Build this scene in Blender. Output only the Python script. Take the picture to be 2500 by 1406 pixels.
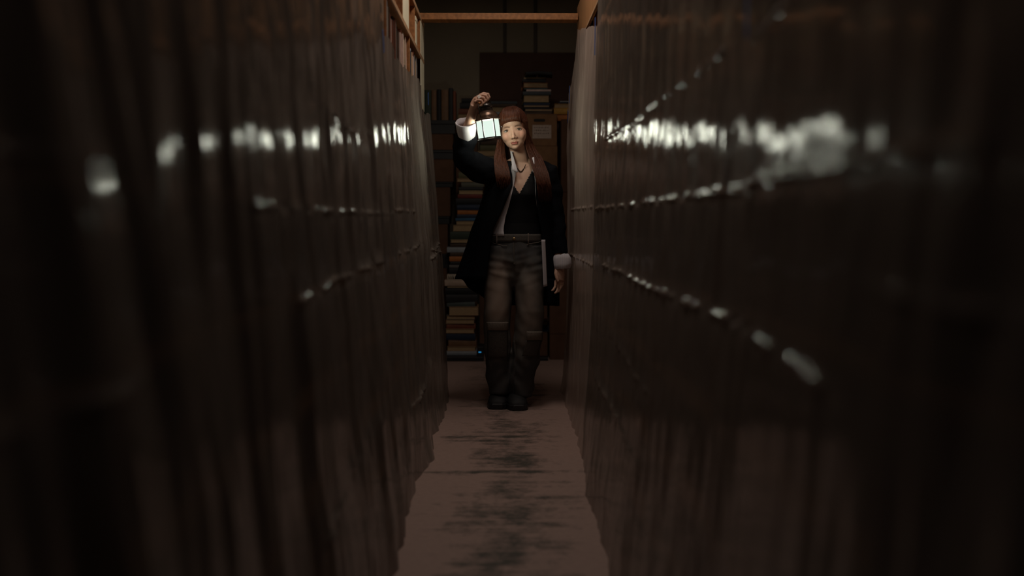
import bpy, bmesh, math, random
from mathutils import Vector, Matrix, noise, Quaternion

for o in list(bpy.data.objects):
    bpy.data.objects.remove(o, do_unlink=True)
SC = bpy.context.scene
COL = SC.collection
R = math.radians

# ------------------------------------------------------------------ camera
CAM_Z = 1.065
FPX = 2430.0                       # focal length in pixels of the 2500 px frame
PITCH = math.atan(168.0 / FPX)     # camera looks slightly down
YAW = math.atan(25.0 / FPX)        # and slightly towards +x
cam_d = bpy.data.cameras.new('camera')
cam = bpy.data.objects.new('camera', cam_d)
COL.objects.link(cam)
cam.location = (0, 0, CAM_Z)
cam.rotation_euler = (math.pi / 2 - PITCH, 0, -YAW)
cam_d.sensor_width = 36.0
cam_d.lens = 36.0 * FPX / 2500.0
cam_d.clip_start = 0.02
cam_d.dof.use_dof = True
cam_d.dof.focus_distance = 5.45
cam_d.dof.aperture_fstop = 1.25
cam_d.dof.aperture_blades = 8
SC.camera = cam

# ------------------------------------------------------------------ world, view, lights
W = bpy.data.worlds.new('world')
SC.world = W
W.use_nodes = True
W.node_tree.nodes['Background'].inputs[0].default_value = (0.5, 0.65, 0.8, 1)
W.node_tree.nodes['Background'].inputs[1].default_value = 0.002
vs = SC.view_settings
vs.view_transform = 'Standard'
vs.look = 'None'
vs.gamma = 1.0
vs.use_curve_mapping = False
vs.exposure = 0.0
SC.cycles.use_denoising = True
SC.cycles.sample_clamp_indirect = 3.0
SC.cycles.max_bounces = 10
SC.cycles.transparent_max_bounces = 16
SC.cycles.caustics_reflective = False
SC.cycles.caustics_refractive = False


def area(name, loc, rot, sx, sy, power, color):
    l = bpy.data.lights.new(name, 'AREA')
    l.shape = 'RECTANGLE'
    l.size, l.size_y = sx, sy
    l.energy = power
    l.color = color
    o = bpy.data.objects.new(name, l)
    COL.objects.link(o)
    o.location = loc
    o.rotation_euler = rot
    return o


# dim warm ceiling lamp over the near part of the aisle
area('ceiling_lamp', (0.05, 4.75, 2.88), (0, 0, 0), 0.30, 0.8, 8.5, (1.0, 0.85, 0.74))
area('middle_lamp', (0.0, 2.7, 2.88), (0, 0, 0), 0.30, 1.2, 3.6, (1.0, 0.84, 0.74))
area('entry_fill', (0.0, 0.6, 2.86), (0, 0, 0), 0.30, 1.2, 0.5, (1.0, 0.85, 0.76))  # unseen fill, added to lift the near plastic out of black
# weak unseen fill, added to brighten the stacks at the back
area('rear_fill', (-0.1, 6.9, 2.86), (0, 0, 0), 0.3, 0.5, 0.5, (1.0, 0.76, 0.58))


def ray(px, py):
    v = Vector(((px - 1250.0) / FPX, -(py - 703.0) / FPX, -1.0))
    return cam.rotation_euler.to_matrix() @ v


def P(px, py, Y):
    """World point at depth Y that the photograph shows at pixel px, py."""
    d = ray(px, py)
    t = Y / d.y
    return Vector((d.x * t, Y, CAM_Z + d.z * t))


# ------------------------------------------------------------------ helpers
def tag(o, label=None, cat=None, group=None, kind=None):
    if label: o['label'] = label
    if cat: o['category'] = cat
    if group: o['group'] = group
    if kind: o['kind'] = kind
    return o


def empty(name, loc, rz=0.0):
    o = bpy.data.objects.new(name, None)
    COL.objects.link(o)
    o.location = loc
    o.rotation_euler = (0, 0, rz)
    o.empty_display_size = 0.05
    return o


def link(name, bm, mat, parent=None, smooth=False, loc=None):
    me = bpy.data.meshes.new(name)
    bmesh.ops.recalc_face_normals(bm, faces=bm.faces[:])
    bm.to_mesh(me)
    bm.free()
    if mat is not None:
        me.materials.append(mat)
    o = bpy.data.objects.new(name, me)
    COL.objects.link(o)
    if loc is not None:
        o.location = loc
    if parent is not None:
        o.parent = parent
    if smooth:
        for p in me.polygons:
            p.use_smooth = True
    return o


def box(bm, x0, x1, y0, y1, z0, z1, M=None, bev=0.0):
    vs_ = []
    for x in (x0, x1):
        for y in (y0, y1):
            for z in (z0, z1):
                v = Vector((x, y, z))
                if M is not None:
                    v = M @ v
                vs_.append(bm.verts.new(v))
    a, b, c, d, e, f, g, h = vs_
    fs = [bm.faces.new(q) for q in ((a, b, d, c), (e, g, h, f), (a, e, f, b), (c, d, h, g), (a, c, g, e), (b, f, h, d))]
    if bev > 0:
        es = list({ed for fc in fs for ed in fc.edges})
        bmesh.ops.bevel(bm, geom=es, offset=bev, segments=2, affect='EDGES', profile=0.5)


def tube(bm, pts, radii, seg=10, cap=True):
    """Swept tube through pts."""
    pts = [Vector(p) for p in pts]
    n = len(pts)
    if not hasattr(radii, '__len__'):
        radii = [radii] * n
    rings = []
    up = None
    for i in range(n):
        t = (pts[min(i + 1, n - 1)] - pts[max(i - 1, 0)]).normalized()
        if up is None:
            up = t.orthogonal().normalized()
        else:
            up = (up - t * up.dot(t))
            up = up.normalized() if up.length > 1e-6 else t.orthogonal().normalized()
        w = t.cross(up)
        rr = radii[i]
        ra, rb = rr if hasattr(rr, '__len__') else (rr, rr)
        rings.append([bm.verts.new(pts[i] + up * (ra * math.cos(2 * math.pi * k / seg)) + w * (rb * math.sin(2 * math.pi * k / seg))) for k in range(seg)])
    for i in range(n - 1):
        for k in range(seg):
            bm.faces.new((rings[i][k], rings[i][(k + 1) % seg], rings[i + 1][(k + 1) % seg], rings[i + 1][k]))
    if cap:
        bm.faces.new(rings[0][::-1])
        bm.faces.new(rings[-1])


def loft(bm, rings, cap=True, closed=True):
    """rings: lists of Vectors, all of one length."""
    vr = [[bm.verts.new(p) for p in r] for r in rings]
    m = len(vr[0])
    for i in range(len(vr) - 1):
        for k in range(m if closed else m - 1):
            bm.faces.new((vr[i][k], vr[i][(k + 1) % m], vr[i + 1][(k + 1) % m], vr[i + 1][k]))
    if cap and closed:
        bm.faces.new(vr[0][::-1])
        bm.faces.new(vr[-1])


def ellipsoid(bm, c, r, M=None, u=20, v=14):
    c = Vector(c)
    rows = []
    for i in range(1, v):
        th = math.pi * i / v
        rows.append([Vector((r[0] * math.sin(th) * math.cos(2 * math.pi * k / u), r[1] * math.sin(th) * math.sin(2 * math.pi * k / u), r[2] * math.cos(th))) for k in range(u)])
    f = (lambda p: M @ (c + p)) if M is not None else (lambda p: c + p)
    vr = [[bm.verts.new(f(p)) for p in r_] for r_ in rows]
    top = bm.verts.new(f(Vector((0, 0, r[2]))))
    bot = bm.verts.new(f(Vector((0, 0, -r[2]))))
    for k in range(u):
        bm.faces.new((top, vr[0][k], vr[0][(k + 1) % u]))
        bm.faces.new((bot, vr[-1][(k + 1) % u], vr[-1][k]))
        for i in range(len(vr) - 1):
            bm.faces.new((vr[i][k], vr[i + 1][k], vr[i + 1][(k + 1) % u], vr[i][(k + 1) % u]))


def lathe(bm, prof, seg=24, M=None):
    rows = []
    for r, z in prof:
        row = []
        for k in range(seg):
            a = 2 * math.pi * (k + 0.5) / seg
            p = Vector((r * math.cos(a), r * math.sin(a), z))
            row.append(M @ p if M is not None else p)
        rows.append(row)
    loft(bm, rows, cap=True)


def interp(tbl, x):
    """Piecewise linear table [(x, v...)], sorted by x."""
    if x <= tbl[0][0]: return tbl[0][1:]
    for a, b in zip(tbl, tbl[1:]):
        if x <= b[0]:
            t = (x - a[0]) / (b[0] - a[0])
            t2 = t
            return tuple(p + (q - p) * t2 for p, q in zip(a[1:], b[1:]))
    return tbl[-1][1:]


# ------------------------------------------------------------------ materials
def lin(r, g, b):
    f = lambda c: (c / 255 / 12.92) if c / 255 <= 0.04045 else ((c / 255 + 0.055) / 1.055) ** 2.4
    return (f(r), f(g), f(b), 1)


MATS = {}


def mat(name, color, rough=0.6, metal=0.0, spec=0.5, var=0.12, scale=30.0, stretch=(1, 1, 1), bump=0.0, sheen=0.0):
    """Principled material whose colour varies gently with noise in object space."""
    if name in MATS: return MATS[name]
    m = bpy.data.materials.new(name)
    m.use_nodes = True
    nt = m.node_tree
    b = nt.nodes['Principled BSDF']
    b.inputs['Roughness'].default_value = rough
    b.inputs['Metallic'].default_value = metal
    b.inputs['Specular IOR Level'].default_value = spec
    if sheen:
        b.inputs['Sheen Weight'].default_value = sheen
    tc = nt.nodes.new('ShaderNodeTexCoord')
    mp = nt.nodes.new('ShaderNodeMapping')
    mp.inputs['Scale'].default_value = stretch
    nz = nt.nodes.new('ShaderNodeTexNoise')
    nz.inputs['Scale'].default_value = scale
    nz.inputs['Detail'].default_value = 5
    rp = nt.nodes.new('ShaderNodeValToRGB')
    c = color[:3]
    rp.color_ramp.elements[0].position = 0.3
    rp.color_ramp.elements[1].position = 0.7
    rp.color_ramp.elements[0].color = tuple(max(0, x * (1 - var)) for x in c) + (1,)
    rp.color_ramp.elements[1].color = tuple(min(1, x * (1 + var)) for x in c) + (1,)
    L = nt.links.new
    L(tc.outputs['Object'], mp.inputs['Vector'])
    L(mp.outputs['Vector'], nz.inputs['Vector'])
    L(nz.outputs['Fac'], rp.inputs['Fac'])
    L(rp.outputs['Color'], b.inputs['Base Color'])
    if bump:
        bp = nt.nodes.new('ShaderNodeBump')
        bp.inputs['Strength'].default_value = bump
        bp.inputs['Distance'].default_value = 0.004
        L(nz.outputs['Fac'], bp.inputs['Height'])
        L(bp.outputs['Normal'], b.inputs['Normal'])
    MATS[name] = m
    return m


def floor_mat():
    m = bpy.data.materials.new('concrete_floor')
    m.use_nodes = True
    nt = m.node_tree
    b = nt.nodes['Principled BSDF']
    b.inputs['Roughness'].default_value = 0.62
    b.inputs['Specular IOR Level'].default_value = 0.3
    L = nt.links.new
    tc = nt.nodes.new('ShaderNodeTexCoord')
    sep = nt.nodes.new('ShaderNodeSeparateXYZ')
    L(tc.outputs['Object'], sep.inputs[0])

    def nz(scale, detail, st, rough=0.6, off=(0, 0, 0)):
        mp = nt.nodes.new('ShaderNodeMapping')
        mp.inputs['Scale'].default_value = st
        mp.inputs['Location'].default_value = off
        n = nt.nodes.new('ShaderNodeTexNoise')
        n.inputs['Scale'].default_value = scale
        n.inputs['Detail'].default_value = detail
        n.inputs['Roughness'].default_value = rough
        L(tc.outputs['Object'], mp.inputs[0]); L(mp.outputs[0], n.inputs['Vector'])
        return n

    def mth(op, a, b_=None, clamp=False):
        n = nt.nodes.new('ShaderNodeMath'); n.operation = op; n.use_clamp = clamp
        for i, v in enumerate((a, b_)):
            if v is None: continue
            if isinstance(v, (int, float)): n.inputs[i].default_value = v
            else: L(v, n.inputs[i])
        return n.outputs[0]

    # trodden dirt: a worn band along the middle of the aisle, broken into patches and cross scuffs
    big = nz(3.2, 8, (1, 1, 1), 0.72, (3.1, 1.7, 0)).outputs['Fac']
    fine = nz(14, 9, (1, 1, 1), 0.75).outputs['Fac']
    scuff = nz(5, 6, (0.5, 4.0, 1), 0.7, (0, 0.6, 0)).outputs['Fac']
    xx = mth('SUBTRACT', sep.outputs['X'], 0.03)
    band = mth('SUBTRACT', 1.0, mth('MULTIPLY', mth('ABSOLUTE', xx), 2.6), True)
    s = mth('ADD', mth('MULTIPLY', big, 0.95), mth('MULTIPLY', fine, 0.55))
    s = mth('ADD', s, mth('MULTIPLY', scuff, 0.55))
    s = mth('ADD', s, mth('MULTIPLY', band, 0.26))
    mr = nt.nodes.new('ShaderNodeMapRange')
    mr.inputs[1].default_value = 1.17; mr.inputs[2].default_value = 1.38
    for yc, wd, am in ((4.14, 0.030, 0.20), (4.83, 0.020, 0.07)):        # two dark scuffs right across the aisle
        dy_ = mth('DIVIDE', mth('SUBTRACT', mth('ADD', sep.outputs['Y'], mth('MULTIPLY', big, 0.10)), yc + 0.05), wd)
        s = mth('ADD', s, mth('MULTIPLY', mth('POWER', 2.718, mth('MULTIPLY', mth('MULTIPLY', dy_, dy_), -1.0)), am))
    L(s, mr.inputs[0])
    mix = nt.nodes.new('ShaderNodeMix'); mix.data_type = 'RGBA'
    mix.inputs[6].default_value = (0.45, 0.315, 0.27, 1)
    mix.inputs[7].default_value = (0.10, 0.09, 0.075, 1)
    L(mr.outputs[0], mix.inputs[0])
    mix2 = nt.nodes.new('ShaderNodeMix'); mix2.data_type = 'RGBA'; mix2.blend_type = 'MULTIPLY'
    rp = nt.nodes.new('ShaderNodeValToRGB')
    rp.color_ramp.elements[0].color = (0.8, 0.8, 0.8, 1); rp.color_ramp.elements[1].color = (1.1, 1.1, 1.1, 1)
    L(nz(40, 4, (1, 1, 1)).outputs['Fac'], rp.inputs[0])
    mix2.inputs[0].default_value = 1
    L(mix.outputs[2], mix2.inputs[6]); L(rp.outputs[0], mix2.inputs[7])
    # a control joint across the aisle
    L(mix2.outputs[2], b.inputs['Base Color'])
    bp = nt.nodes.new('ShaderNodeBump'); bp.inputs['Strength'].default_value = 0.15; bp.inputs['Distance'].default_value = 0.01
    L(fine, bp.inputs['Height']); L(bp.outputs[0], b.inputs['Normal'])
    return m


def plastic_mat(name, haze, color, rough, bump, dens=(46, 5)):
    """Clear polythene film: part of the light goes straight through, the rest meets a glossy hazy surface."""
    m = bpy.data.materials.new(name)
    m.use_nodes = True
    nt = m.node_tree
    L = nt.links.new
    b = nt.nodes['Principled BSDF']
    out = nt.nodes['Material Output']
    b.inputs['Base Color'].default_value = color
    b.inputs['Roughness'].default_value = rough
    b.inputs['Specular IOR Level'].default_value = 0.75
    tr = nt.nodes.new('ShaderNodeBsdfTransparent')
    tr.inputs[0].default_value = (0.92, 0.90, 0.87, 1)
    tl = nt.nodes.new('ShaderNodeBsdfTranslucent')
    tl.inputs[0].default_value = color
    add = nt.nodes.new('ShaderNodeMixShader')
    add.inputs[0].default_value = 0.18
    L(b.outputs[0], add.inputs[1]); L(tl.outputs[0], add.inputs[2])
    mix = nt.nodes.new('ShaderNodeMixShader')
    tc = nt.nodes.new('ShaderNodeTexCoord')

    def nz(scale, st, detail=4):
        mp = nt.nodes.new('ShaderNodeMapping')
        mp.inputs['Scale'].default_value = st
        n = nt.nodes.new('ShaderNodeTexNoise')
        n.inputs['Scale'].default_value = scale
        n.inputs['Detail'].default_value = detail
        L(tc.outputs['Object'], mp.inputs[0]); L(mp.outputs[0], n.inputs['Vector'])
        return n
    hz = nz(3.0, (1, 1.6, 0.35), 5)
    mr = nt.nodes.new('ShaderNodeMapRange')
    mr.inputs[1].default_value = 0.3; mr.inputs[2].default_value = 0.7
    mr.inputs[3].default_value = haze - 0.14; mr.inputs[4].default_value = haze + 0.14
    L(hz.outputs['Fac'], mr.inputs[0])
    lw = nt.nodes.new('ShaderNodeLayerWeight'); lw.inputs['Blend'].default_value = 0.5   # a film seen edge-on is milkier
    pw = nt.nodes.new('ShaderNodeMath'); pw.operation = 'POWER'; pw.inputs[1].default_value = 3.0
    L(lw.outputs['Facing'], pw.inputs[0])
    mm = nt.nodes.new('ShaderNodeMix'); mm.data_type = 'FLOAT'
    L(pw.outputs[0], mm.inputs[0]); L(mr.outputs[0], mm.inputs[2]); mm.inputs[3].default_value = 0.96
    L(mm.outputs[0], mix.inputs[0])
    L(tr.outputs[0], mix.inputs[1]); L(add.outputs[0], mix.inputs[2])
    L(mix.outputs[0], out.inputs['Surface'])
    n1 = nz(1.0, (1, dens[0], dens[1]), 3)
    n2 = nz(1.0, (1, dens[0] * 1.6, dens[1] * 5), 3)
    bp = nt.nodes.new('ShaderNodeBump'); bp.inputs['Strength'].default_value = bump; bp.inputs['Distance'].default_value = 0.003
    bp2 = nt.nodes.new('ShaderNodeBump'); bp2.inputs['Strength'].default_value = bump * 0.8; bp2.inputs['Distance'].default_value = 0.002
    L(n1.outputs['Fac'], bp.inputs['Height'])
    L(n2.outputs['Fac'], bp2.inputs['Height']); L(bp.outputs[0], bp2.inputs['Normal'])
    L(bp2.outputs[0], b.inputs['Normal'])
    return m


M_FLOOR = floor_mat()
M_WALL = mat('painted_wall', (0.42, 0.36, 0.27), 0.8, var=0.10, scale=2.5, spec=0.2)
M_CEIL = mat('ceiling_paint', (0.16, 0.14, 0.12), 0.9, var=0.1, scale=3, spec=0.1)
M_WOOD = mat('shelf_wood', (0.36, 0.155, 0.055), 0.5, var=0.28, scale=6, stretch=(8, 1, 8), spec=0.35)
M_PLY = mat('plywood', (0.40, 0.20, 0.085), 0.55, var=0.30, scale=3, stretch=(1, 14, 0.6), spec=0.3)
M_WOOD_EDGE = mat('shelf_edge', (0.52, 0.32, 0.18), 0.5, var=0.15, scale=10)
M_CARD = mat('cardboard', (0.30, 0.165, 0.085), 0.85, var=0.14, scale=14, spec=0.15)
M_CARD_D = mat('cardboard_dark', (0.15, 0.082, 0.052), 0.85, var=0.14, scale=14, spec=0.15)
M_BOARD = mat('hardboard', (0.125, 0.070, 0.050), 0.7, var=0.14, scale=5, spec=0.25)
M_BLACK = mat('black_plastic', (0.012, 0.012, 0.014), 0.5, var=0.2, scale=20)
M_CREAM = mat('cream_card', (0.78, 0.74, 0.55), 0.8, var=0.06, scale=8, spec=0.2)
M_PAGE = mat('book_pages', (0.50, 0.36, 0.21), 0.9, var=0.25, scale=40, stretch=(1, 1, 22), spec=0.1)
M_PAGE_L = mat('book_pages_light', (0.66, 0.56, 0.46), 0.9, var=0.2, scale=40, stretch=(1, 1, 22), spec=0.1)
M_TAPE = mat('blue_tape', (0.045, 0.13, 0.42), 0.6, var=0.1)
M_LABEL = mat('label_paper', (0.62, 0.5, 0.42), 0.8, var=0.12, scale=60)
M_INK = mat('ink', (0.03, 0.026, 0.024), 0.8)
M_DMETAL = mat('dark_metal', (0.05, 0.045, 0.042), 0.35, metal=0.9, var=0.3, scale=40, spec=0.5)
M_PL_L = plastic_mat('polythene_film', 0.74, (0.30, 0.262, 0.228, 1), 0.085, 0.36, (60, 5))
M_PL_R = plastic_mat('polythene_film_flat', 0.66, (0.36, 0.300, 0.255, 1), 0.07, 0.42, (60, 5))
M_PL_F = plastic_mat('polythene_film_cloudy', 0.80, (0.66, 0.53, 0.46, 1), 0.20, 0.30)


# ------------------------------------------------------------------ the room
def struct(name, bm, m, smooth=False):
    return tag(link(name, bm, m, smooth=smooth), kind='structure')


Y_BACK = 8.35
bm = bmesh.new(); box(bm, -2.6, 2.6, -1.6, Y_BACK + 0.1, -0.12, 0.0); struct('floor', bm, M_FLOOR)
bm = bmesh.new(); box(bm, -2.6, 2.6, -1.6, Y_BACK + 0.1, 3.0, 3.12); struct('ceiling', bm, M_CEIL)
bm = bmesh.new(); box(bm, -2.6, 2.6, Y_BACK, Y_BACK + 0.1, 0, 3.0); struct('wall_back', bm, M_WALL)
bm = bmesh.new(); box(bm, -2.6, 2.6, -1.7, -1.6, 0, 3.0); struct('wall_front', bm, M_WALL)
bm = bmesh.new(); box(bm, -2.7, -2.6, -1.6, Y_BACK, 0, 3.0); struct('wall_left', bm, M_WALL)
bm = bmesh.new(); box(bm, 2.6, 2.7, -1.6, Y_BACK, 0, 3.0); struct('wall_right', bm, M_WALL)
for i, px in enumerate((1232.5, 1307)):
    x = P(px, 90, Y_BACK).x
    bm = bmesh.new(); box(bm, x - 0.014, x + 0.014, Y_BACK - 0.022, Y_BACK - 0.001, 1.2, 2.99, bev=0.004)
    struct('trim_%d' % (i + 1), bm, mat('wall_batten', (0.13, 0.11, 0.085), 0.7))

# ------------------------------------------------------------------ shelving units
XL, XR = -0.462, 0.462             # aisle faces of the two units
Y0, Y1L, Y1R = 0.25, 5.98, 5.95
LEV = [0.08, 0.36, 0.62, 0.88, 1.12, 1.38, 1.69]


def shelf_unit(side, y1, label, topz):
    s = -1 if side == 'l' else 1
    xf = XL if side == 'l' else XR
    xb = xf + s * 0.36
    xa, xb_ = sorted((xf, xb))
    root = empty('shelving_unit', (xf, Y0, 0))
    tag(root, label, 'shelving unit')
    off = Vector((xf, Y0, 0))

    def part(name, m, *bxs, bev=0.002):
        b = bmesh.new()
        for q in bxs: box(b, q[0] - off.x, q[1] - off.x, q[2] - off.y, q[3] - off.y, q[4], q[5], bev=bev)
        return link(name, b, m, root)
    for z in LEV + topz:
        part('shelf_board', M_WOOD, (xa, xb_, Y0, y1, z - 0.022, z))
    ztop = topz[-1]
    for y in (0.25, 1.2, 2.15, 3.1, 4.05, 5.07, y1 - 0.024):
        part('upright', M_WOOD, (xa, xb_, y, y + 0.022, 0, ztop - 0.0225))
    xq = sorted((xb_ if s > 0 else xa, (xb_ if s > 0 else xa) + s * 0.008))
    part('back_panel', M_BOARD, (xq[0], xq[1], Y0, y1, 0, ztop))
    return root, part


UL, partL = shelf_unit('l', Y1L, 'long wooden shelving unit on the lantern side of the aisle, draped in plastic', [2.0, 2.215])
UR, partR = shelf_unit('r', Y1R, 'long wooden shelving unit with plywood fascia on top, opposite the lantern side', [2.0, 2.215])
# small dividers of the open top compartment on the lantern side
for y in (4.42, 4.72, 5.38, 5.72):
    partL('divider', M_WOOD, (XL - 0.33, XL, y, y + 0.018, 2.002, 2.190))
# pale edge band along two boards
partL('edge_band', M_WOOD_EDGE, (XL, XL + 0.004, 3.0, Y1L, 1.978, 2.0), bev=0)
partL('edge_band', M_WOOD_EDGE, (XL, XL + 0.004, 3.0, Y1L, 2.193, 2.217), bev=0)
partR('fascia', M_PLY, (XR - 0.018, XR - 0.001, 2.2, Y1R, 2.068, 2.305))
partR('edge_band', M_WOOD_EDGE, (XR - 0.022, XR - 0.0185, 2.2, Y1R, 2.058, 2.068), bev=0)

# plank that ties the two units together over the end of the aisle
bm = bmesh.new(); box(bm, XL - 0.05, XR - 0.0225, 5.80, 5.90, P(1220, 52, 5.85).z, P(1220, 36, 5.85).z, bev=0.003)
o = link('plank', bm, M_WOOD)
tag(o, 'wooden plank spanning overhead between the tops of both shelving units', 'plank')


# ------------------------------------------------------------------ books
def book_parts(name, L_, D_, T_, cov, page, spine_front, bend=0.0):
    """A closed book lying flat: x = length, y = depth, z = thickness, origin at centre of its underside. spine_front: the -y side is the spine."""
    root = empty(name, (0, 0, 0))
    b = bmesh.new()
    t = min(0.003, T_ * 0.14)
    sp = -1 if spine_front else 1
    box(b, -L_ / 2, L_ / 2, -D_ / 2, D_ / 2, 0, t, bev=t * 0.3)
    box(b, -L_ / 2, L_ / 2, -D_ / 2, D_ / 2, T_ - t, T_, bev=t * 0.3)
    # rounded spine
    n = 7
    ring = []
    for i in range(n):
        a = math.pi * i / (n - 1)
        yy = sp * (D_ / 2 - 0.004 + 0.006 * math.sin(a))
        ring.append((yy, T_ / 2 - (T_ / 2 - 0.0004) * math.cos(a)))
    inn = [(y - sp * 0.003, T_ / 2 + (z - T_ / 2) * 0.9) for y, z in ring]
    sec = ring + inn[::-1]
    rows = [[Vector((x, y, z)) for y, z in sec] for x in (-L_ / 2, L_ / 2)]
    loft(b, rows)
    link('cover', b, cov, root)
    b = bmesh.new()
    ins = 0.004
    ya, yb = (-D_ / 2 + 0.006, D_ / 2 - ins) if spine_front else (-D_ / 2 + ins, D_ / 2 - 0.006)
    box(b, -L_ / 2 + ins, L_ / 2 - ins, ya, yb, t * 1.02, T_ - t * 1.02)
    link('pages', b, page, root)
    return root


def cloth(c):
    return mat('cover_%d_%d_%d' % tuple(int(x * 1000) for x in c), c, 0.6, var=0.15, scale=25)


PAL = {
    'olive green': (0.16, 0.15, 0.07), 'tan': (0.42, 0.27, 0.15), 'grey green': (0.16, 0.16, 0.12), 'charcoal': (0.025, 0.025, 0.028),
    'pale tan': (0.55, 0.42, 0.25), 'dark red': (0.20, 0.035, 0.025), 'navy blue': (0.02, 0.035, 0.075), 'orange': (0.55, 0.19, 0.04),
    'bright blue': (0.05, 0.15, 0.28), 'brown': (0.22, 0.12, 0.06), 'dark green': (0.04, 0.06, 0.04), 'pale blue': (0.38, 0.42, 0.46),
    'cream': (0.62, 0.54, 0.42), 'grey': (0.20, 0.19, 0.18), 'black': (0.010, 0.010, 0.012), 'beige': (0.58, 0.45, 0.34), 'red brown': (0.24, 0.075, 0.04),
    'teal grey': (0.09, 0.12, 0.12), 'slate': (0.07, 0.085, 0.10), 'mustard yellow': (0.62, 0.34, 0.06), 'pinkish white': (0.80, 0.62, 0.56), 'dark brown': (0.085, 0.05, 0.03),
}
ORD = ['topmost', 'second', 'third', 'fourth', 'fifth', 'sixth', 'seventh', 'eighth', 'ninth', 'tenth', 'eleventh', 'twelfth', 'thirteenth', 'fourteenth', 'fifteenth',
       'sixteenth', 'seventeenth', 'eighteenth', 'nineteenth', 'twentieth', 'twenty-first', 'twenty-second', 'twenty-third', 'twenty-fourth', 'twenty-fifth',
       'twenty-sixth', 'twenty-seventh', 'twenty-eighth', 'twenty-ninth', 'thirtieth', 'thirty-first', 'thirty-second', 'thirty-third', 'thirty-fourth', 'thirty-fifth', 'thirty-sixth',
       'thirty-seventh', 'thirty-eighth', 'thirty-ninth', 'fortieth']


def stack(items, Y, where, group, base_z, rnd, depth=0.2):
    """items bottom to top: (y_top px, y_bottom px, x_left px, x_right px, colour, 's' spine / 'p' page side to the aisle). Heights are read off, each book rests on the one below."""
    z = base_z
    n = len(items)
    for i, (ya, yb, xa, xb, col, sd) in enumerate(items):
        p0, p1 = P(xa, yb, Y), P(xb, ya, Y)
        th = max(0.007, p1.z - p0.z)
        if i + 1 < n:                       # close the gap up to the next book's underside
            th = max(th, P(xa, items[i + 1][1], Y).z - z) if P(xa, items[i + 1][1], Y).z - z < th + 0.012 else th
        L_ = p1.x - p0.x
        page = M_PAGE_L if col in ('pinkish white', 'cream', 'beige', 'pale blue') else M_PAGE
        o = book_parts('book', L_, depth + rnd.uniform(-0.03, 0.03), th - 0.0006, cloth(PAL[col]), page, sd == 's')
        o.location = ((p0.x + p1.x) / 2, Y + o.children[0].dimensions.y / 2 + depth / 2 + rnd.uniform(-0.006, 0.01), z)
        o.rotation_euler = (0, 0, rnd.uniform(-0.05, 0.05))
        k = n - 1 - i
        w = 'spine' if sd == 's' else 'pages'
        nm = 'topmost' if k == 0 else ORD[k] + ' from the top'
        tag(o, '%s book, %s outward, %s of %s' % (col, w, nm, where), 'book', group)
        z += th
    return z


rnd = random.Random(4)
YS = 7.42
# low black plinth under the tall stack, with a blue pilot light
pa, pb = P(1080, 886, YS), P(1181, 871, YS)
pl = empty('storage_plinth', ((pa.x + pb.x) / 2, YS + 0.16, 0))
hx = (pb.x - pa.x) / 2
bm = bmesh.new(); box(bm, -hx, hx, -0.16, 0.05, 0.0, pb.z, bev=0.004); link('base', bm, M_BLACK, pl)
c_ = P(1171.5, 860, YS) - Vector(pl.location)
bm = bmesh.new(); box(bm, c_.x - 0.02, hx, -0.15, 0.05, pb.z, pb.z + 0.075, bev=0.004); link('switch_box', bm, M_BLACK, pl)
bm = bmesh.new(); box(bm, c_.x - 0.010, c_.x + 0.010, -0.154, -0.149, c_.z - 0.004, c_.z + 0.004, bev=0.0015)
ml = bpy.data.materials.new('pilot_light'); ml.use_nodes = True
e_ = ml.node_tree.nodes.new('ShaderNodeEmission'); e_.inputs[0].default_value = (0.04, 0.35, 0.75, 1); e_.inputs[1].default_value = 0.55
ml.node_tree.links.new(e_.outputs[0], ml.node_tree.nodes['Material Output'].inputs[0])
link('pilot_light', bm, ml, pl)
tag(pl, 'low black box with a small blue light, under the tall book stack', 'plinth')

tall = [
    (861, 871, 1089, 1163, 'pale blue', 's'), (851, 861, 1090, 1161, 'tan', 'p'), (835, 850, 1092, 1161, 'brown', 's'), (818, 834, 1088, 1160, 'navy blue', 's'),
    (807, 817, 1087, 1158, 'tan', 'p'), (795, 806, 1087, 1159, 'red brown', 's'), (784, 794, 1087, 1158, 'brown', 'p'), (774, 783, 1087, 1158, 'grey', 'p'),
    (752, 773, 1094, 1167, 'tan', 'p'), (740, 751, 1090, 1160, 'teal grey', 's'), (722, 739, 1086, 1164, 'charcoal', 's'), (706, 721, 1086, 1162, 'black', 's'), (701, 705, 1088, 1164, 'charcoal', 'p'),
    (686, 700, 1084, 1159, 'beige', 's'), (672, 685, 1091, 1150, 'cream', 's'), (656, 671, 1096, 1160, 'black', 's'), (649, 655, 1096, 1160, 'grey', 's'),
    (640, 648, 1098, 1158, 'charcoal', 's'), (628, 639, 1096, 1160, 'orange', 's'), (618, 627, 1098, 1158, 'dark brown', 's'), (605, 617, 1090, 1158, 'pale blue', 's'),
    (594, 604, 1099, 1160, 'dark brown', 's'), (586, 593, 1098, 1162, 'pale tan', 'p'), (566, 585, 1098, 1166, 'dark green', 's'), (550, 565, 1105, 1170, 'tan', 'p'),
    (540, 549, 1110, 1170, 'brown', 'p'), (533, 539, 1112, 1172, 'bright blue', 's'), (524, 532, 1113, 1172, 'navy blue', 's'), (513, 523, 1115, 1176, 'orange', 's'),
    (500, 512, 1115, 1176, 'navy blue', 's'), (484, 499, 1112, 1178, 'black', 's'), (474, 483, 1118, 1178, 'dark red', 's'), (465, 473, 1118, 1178, 'pale tan', 'p'),
    (456, 464, 1120, 1180, 'charcoal', 's'), (444, 455, 1126, 1182, 'grey green', 's'), (435, 443, 1115, 1182, 'tan', 'p'), (418, 434, 1120, 1186, 'olive green', 's'),
]
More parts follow.
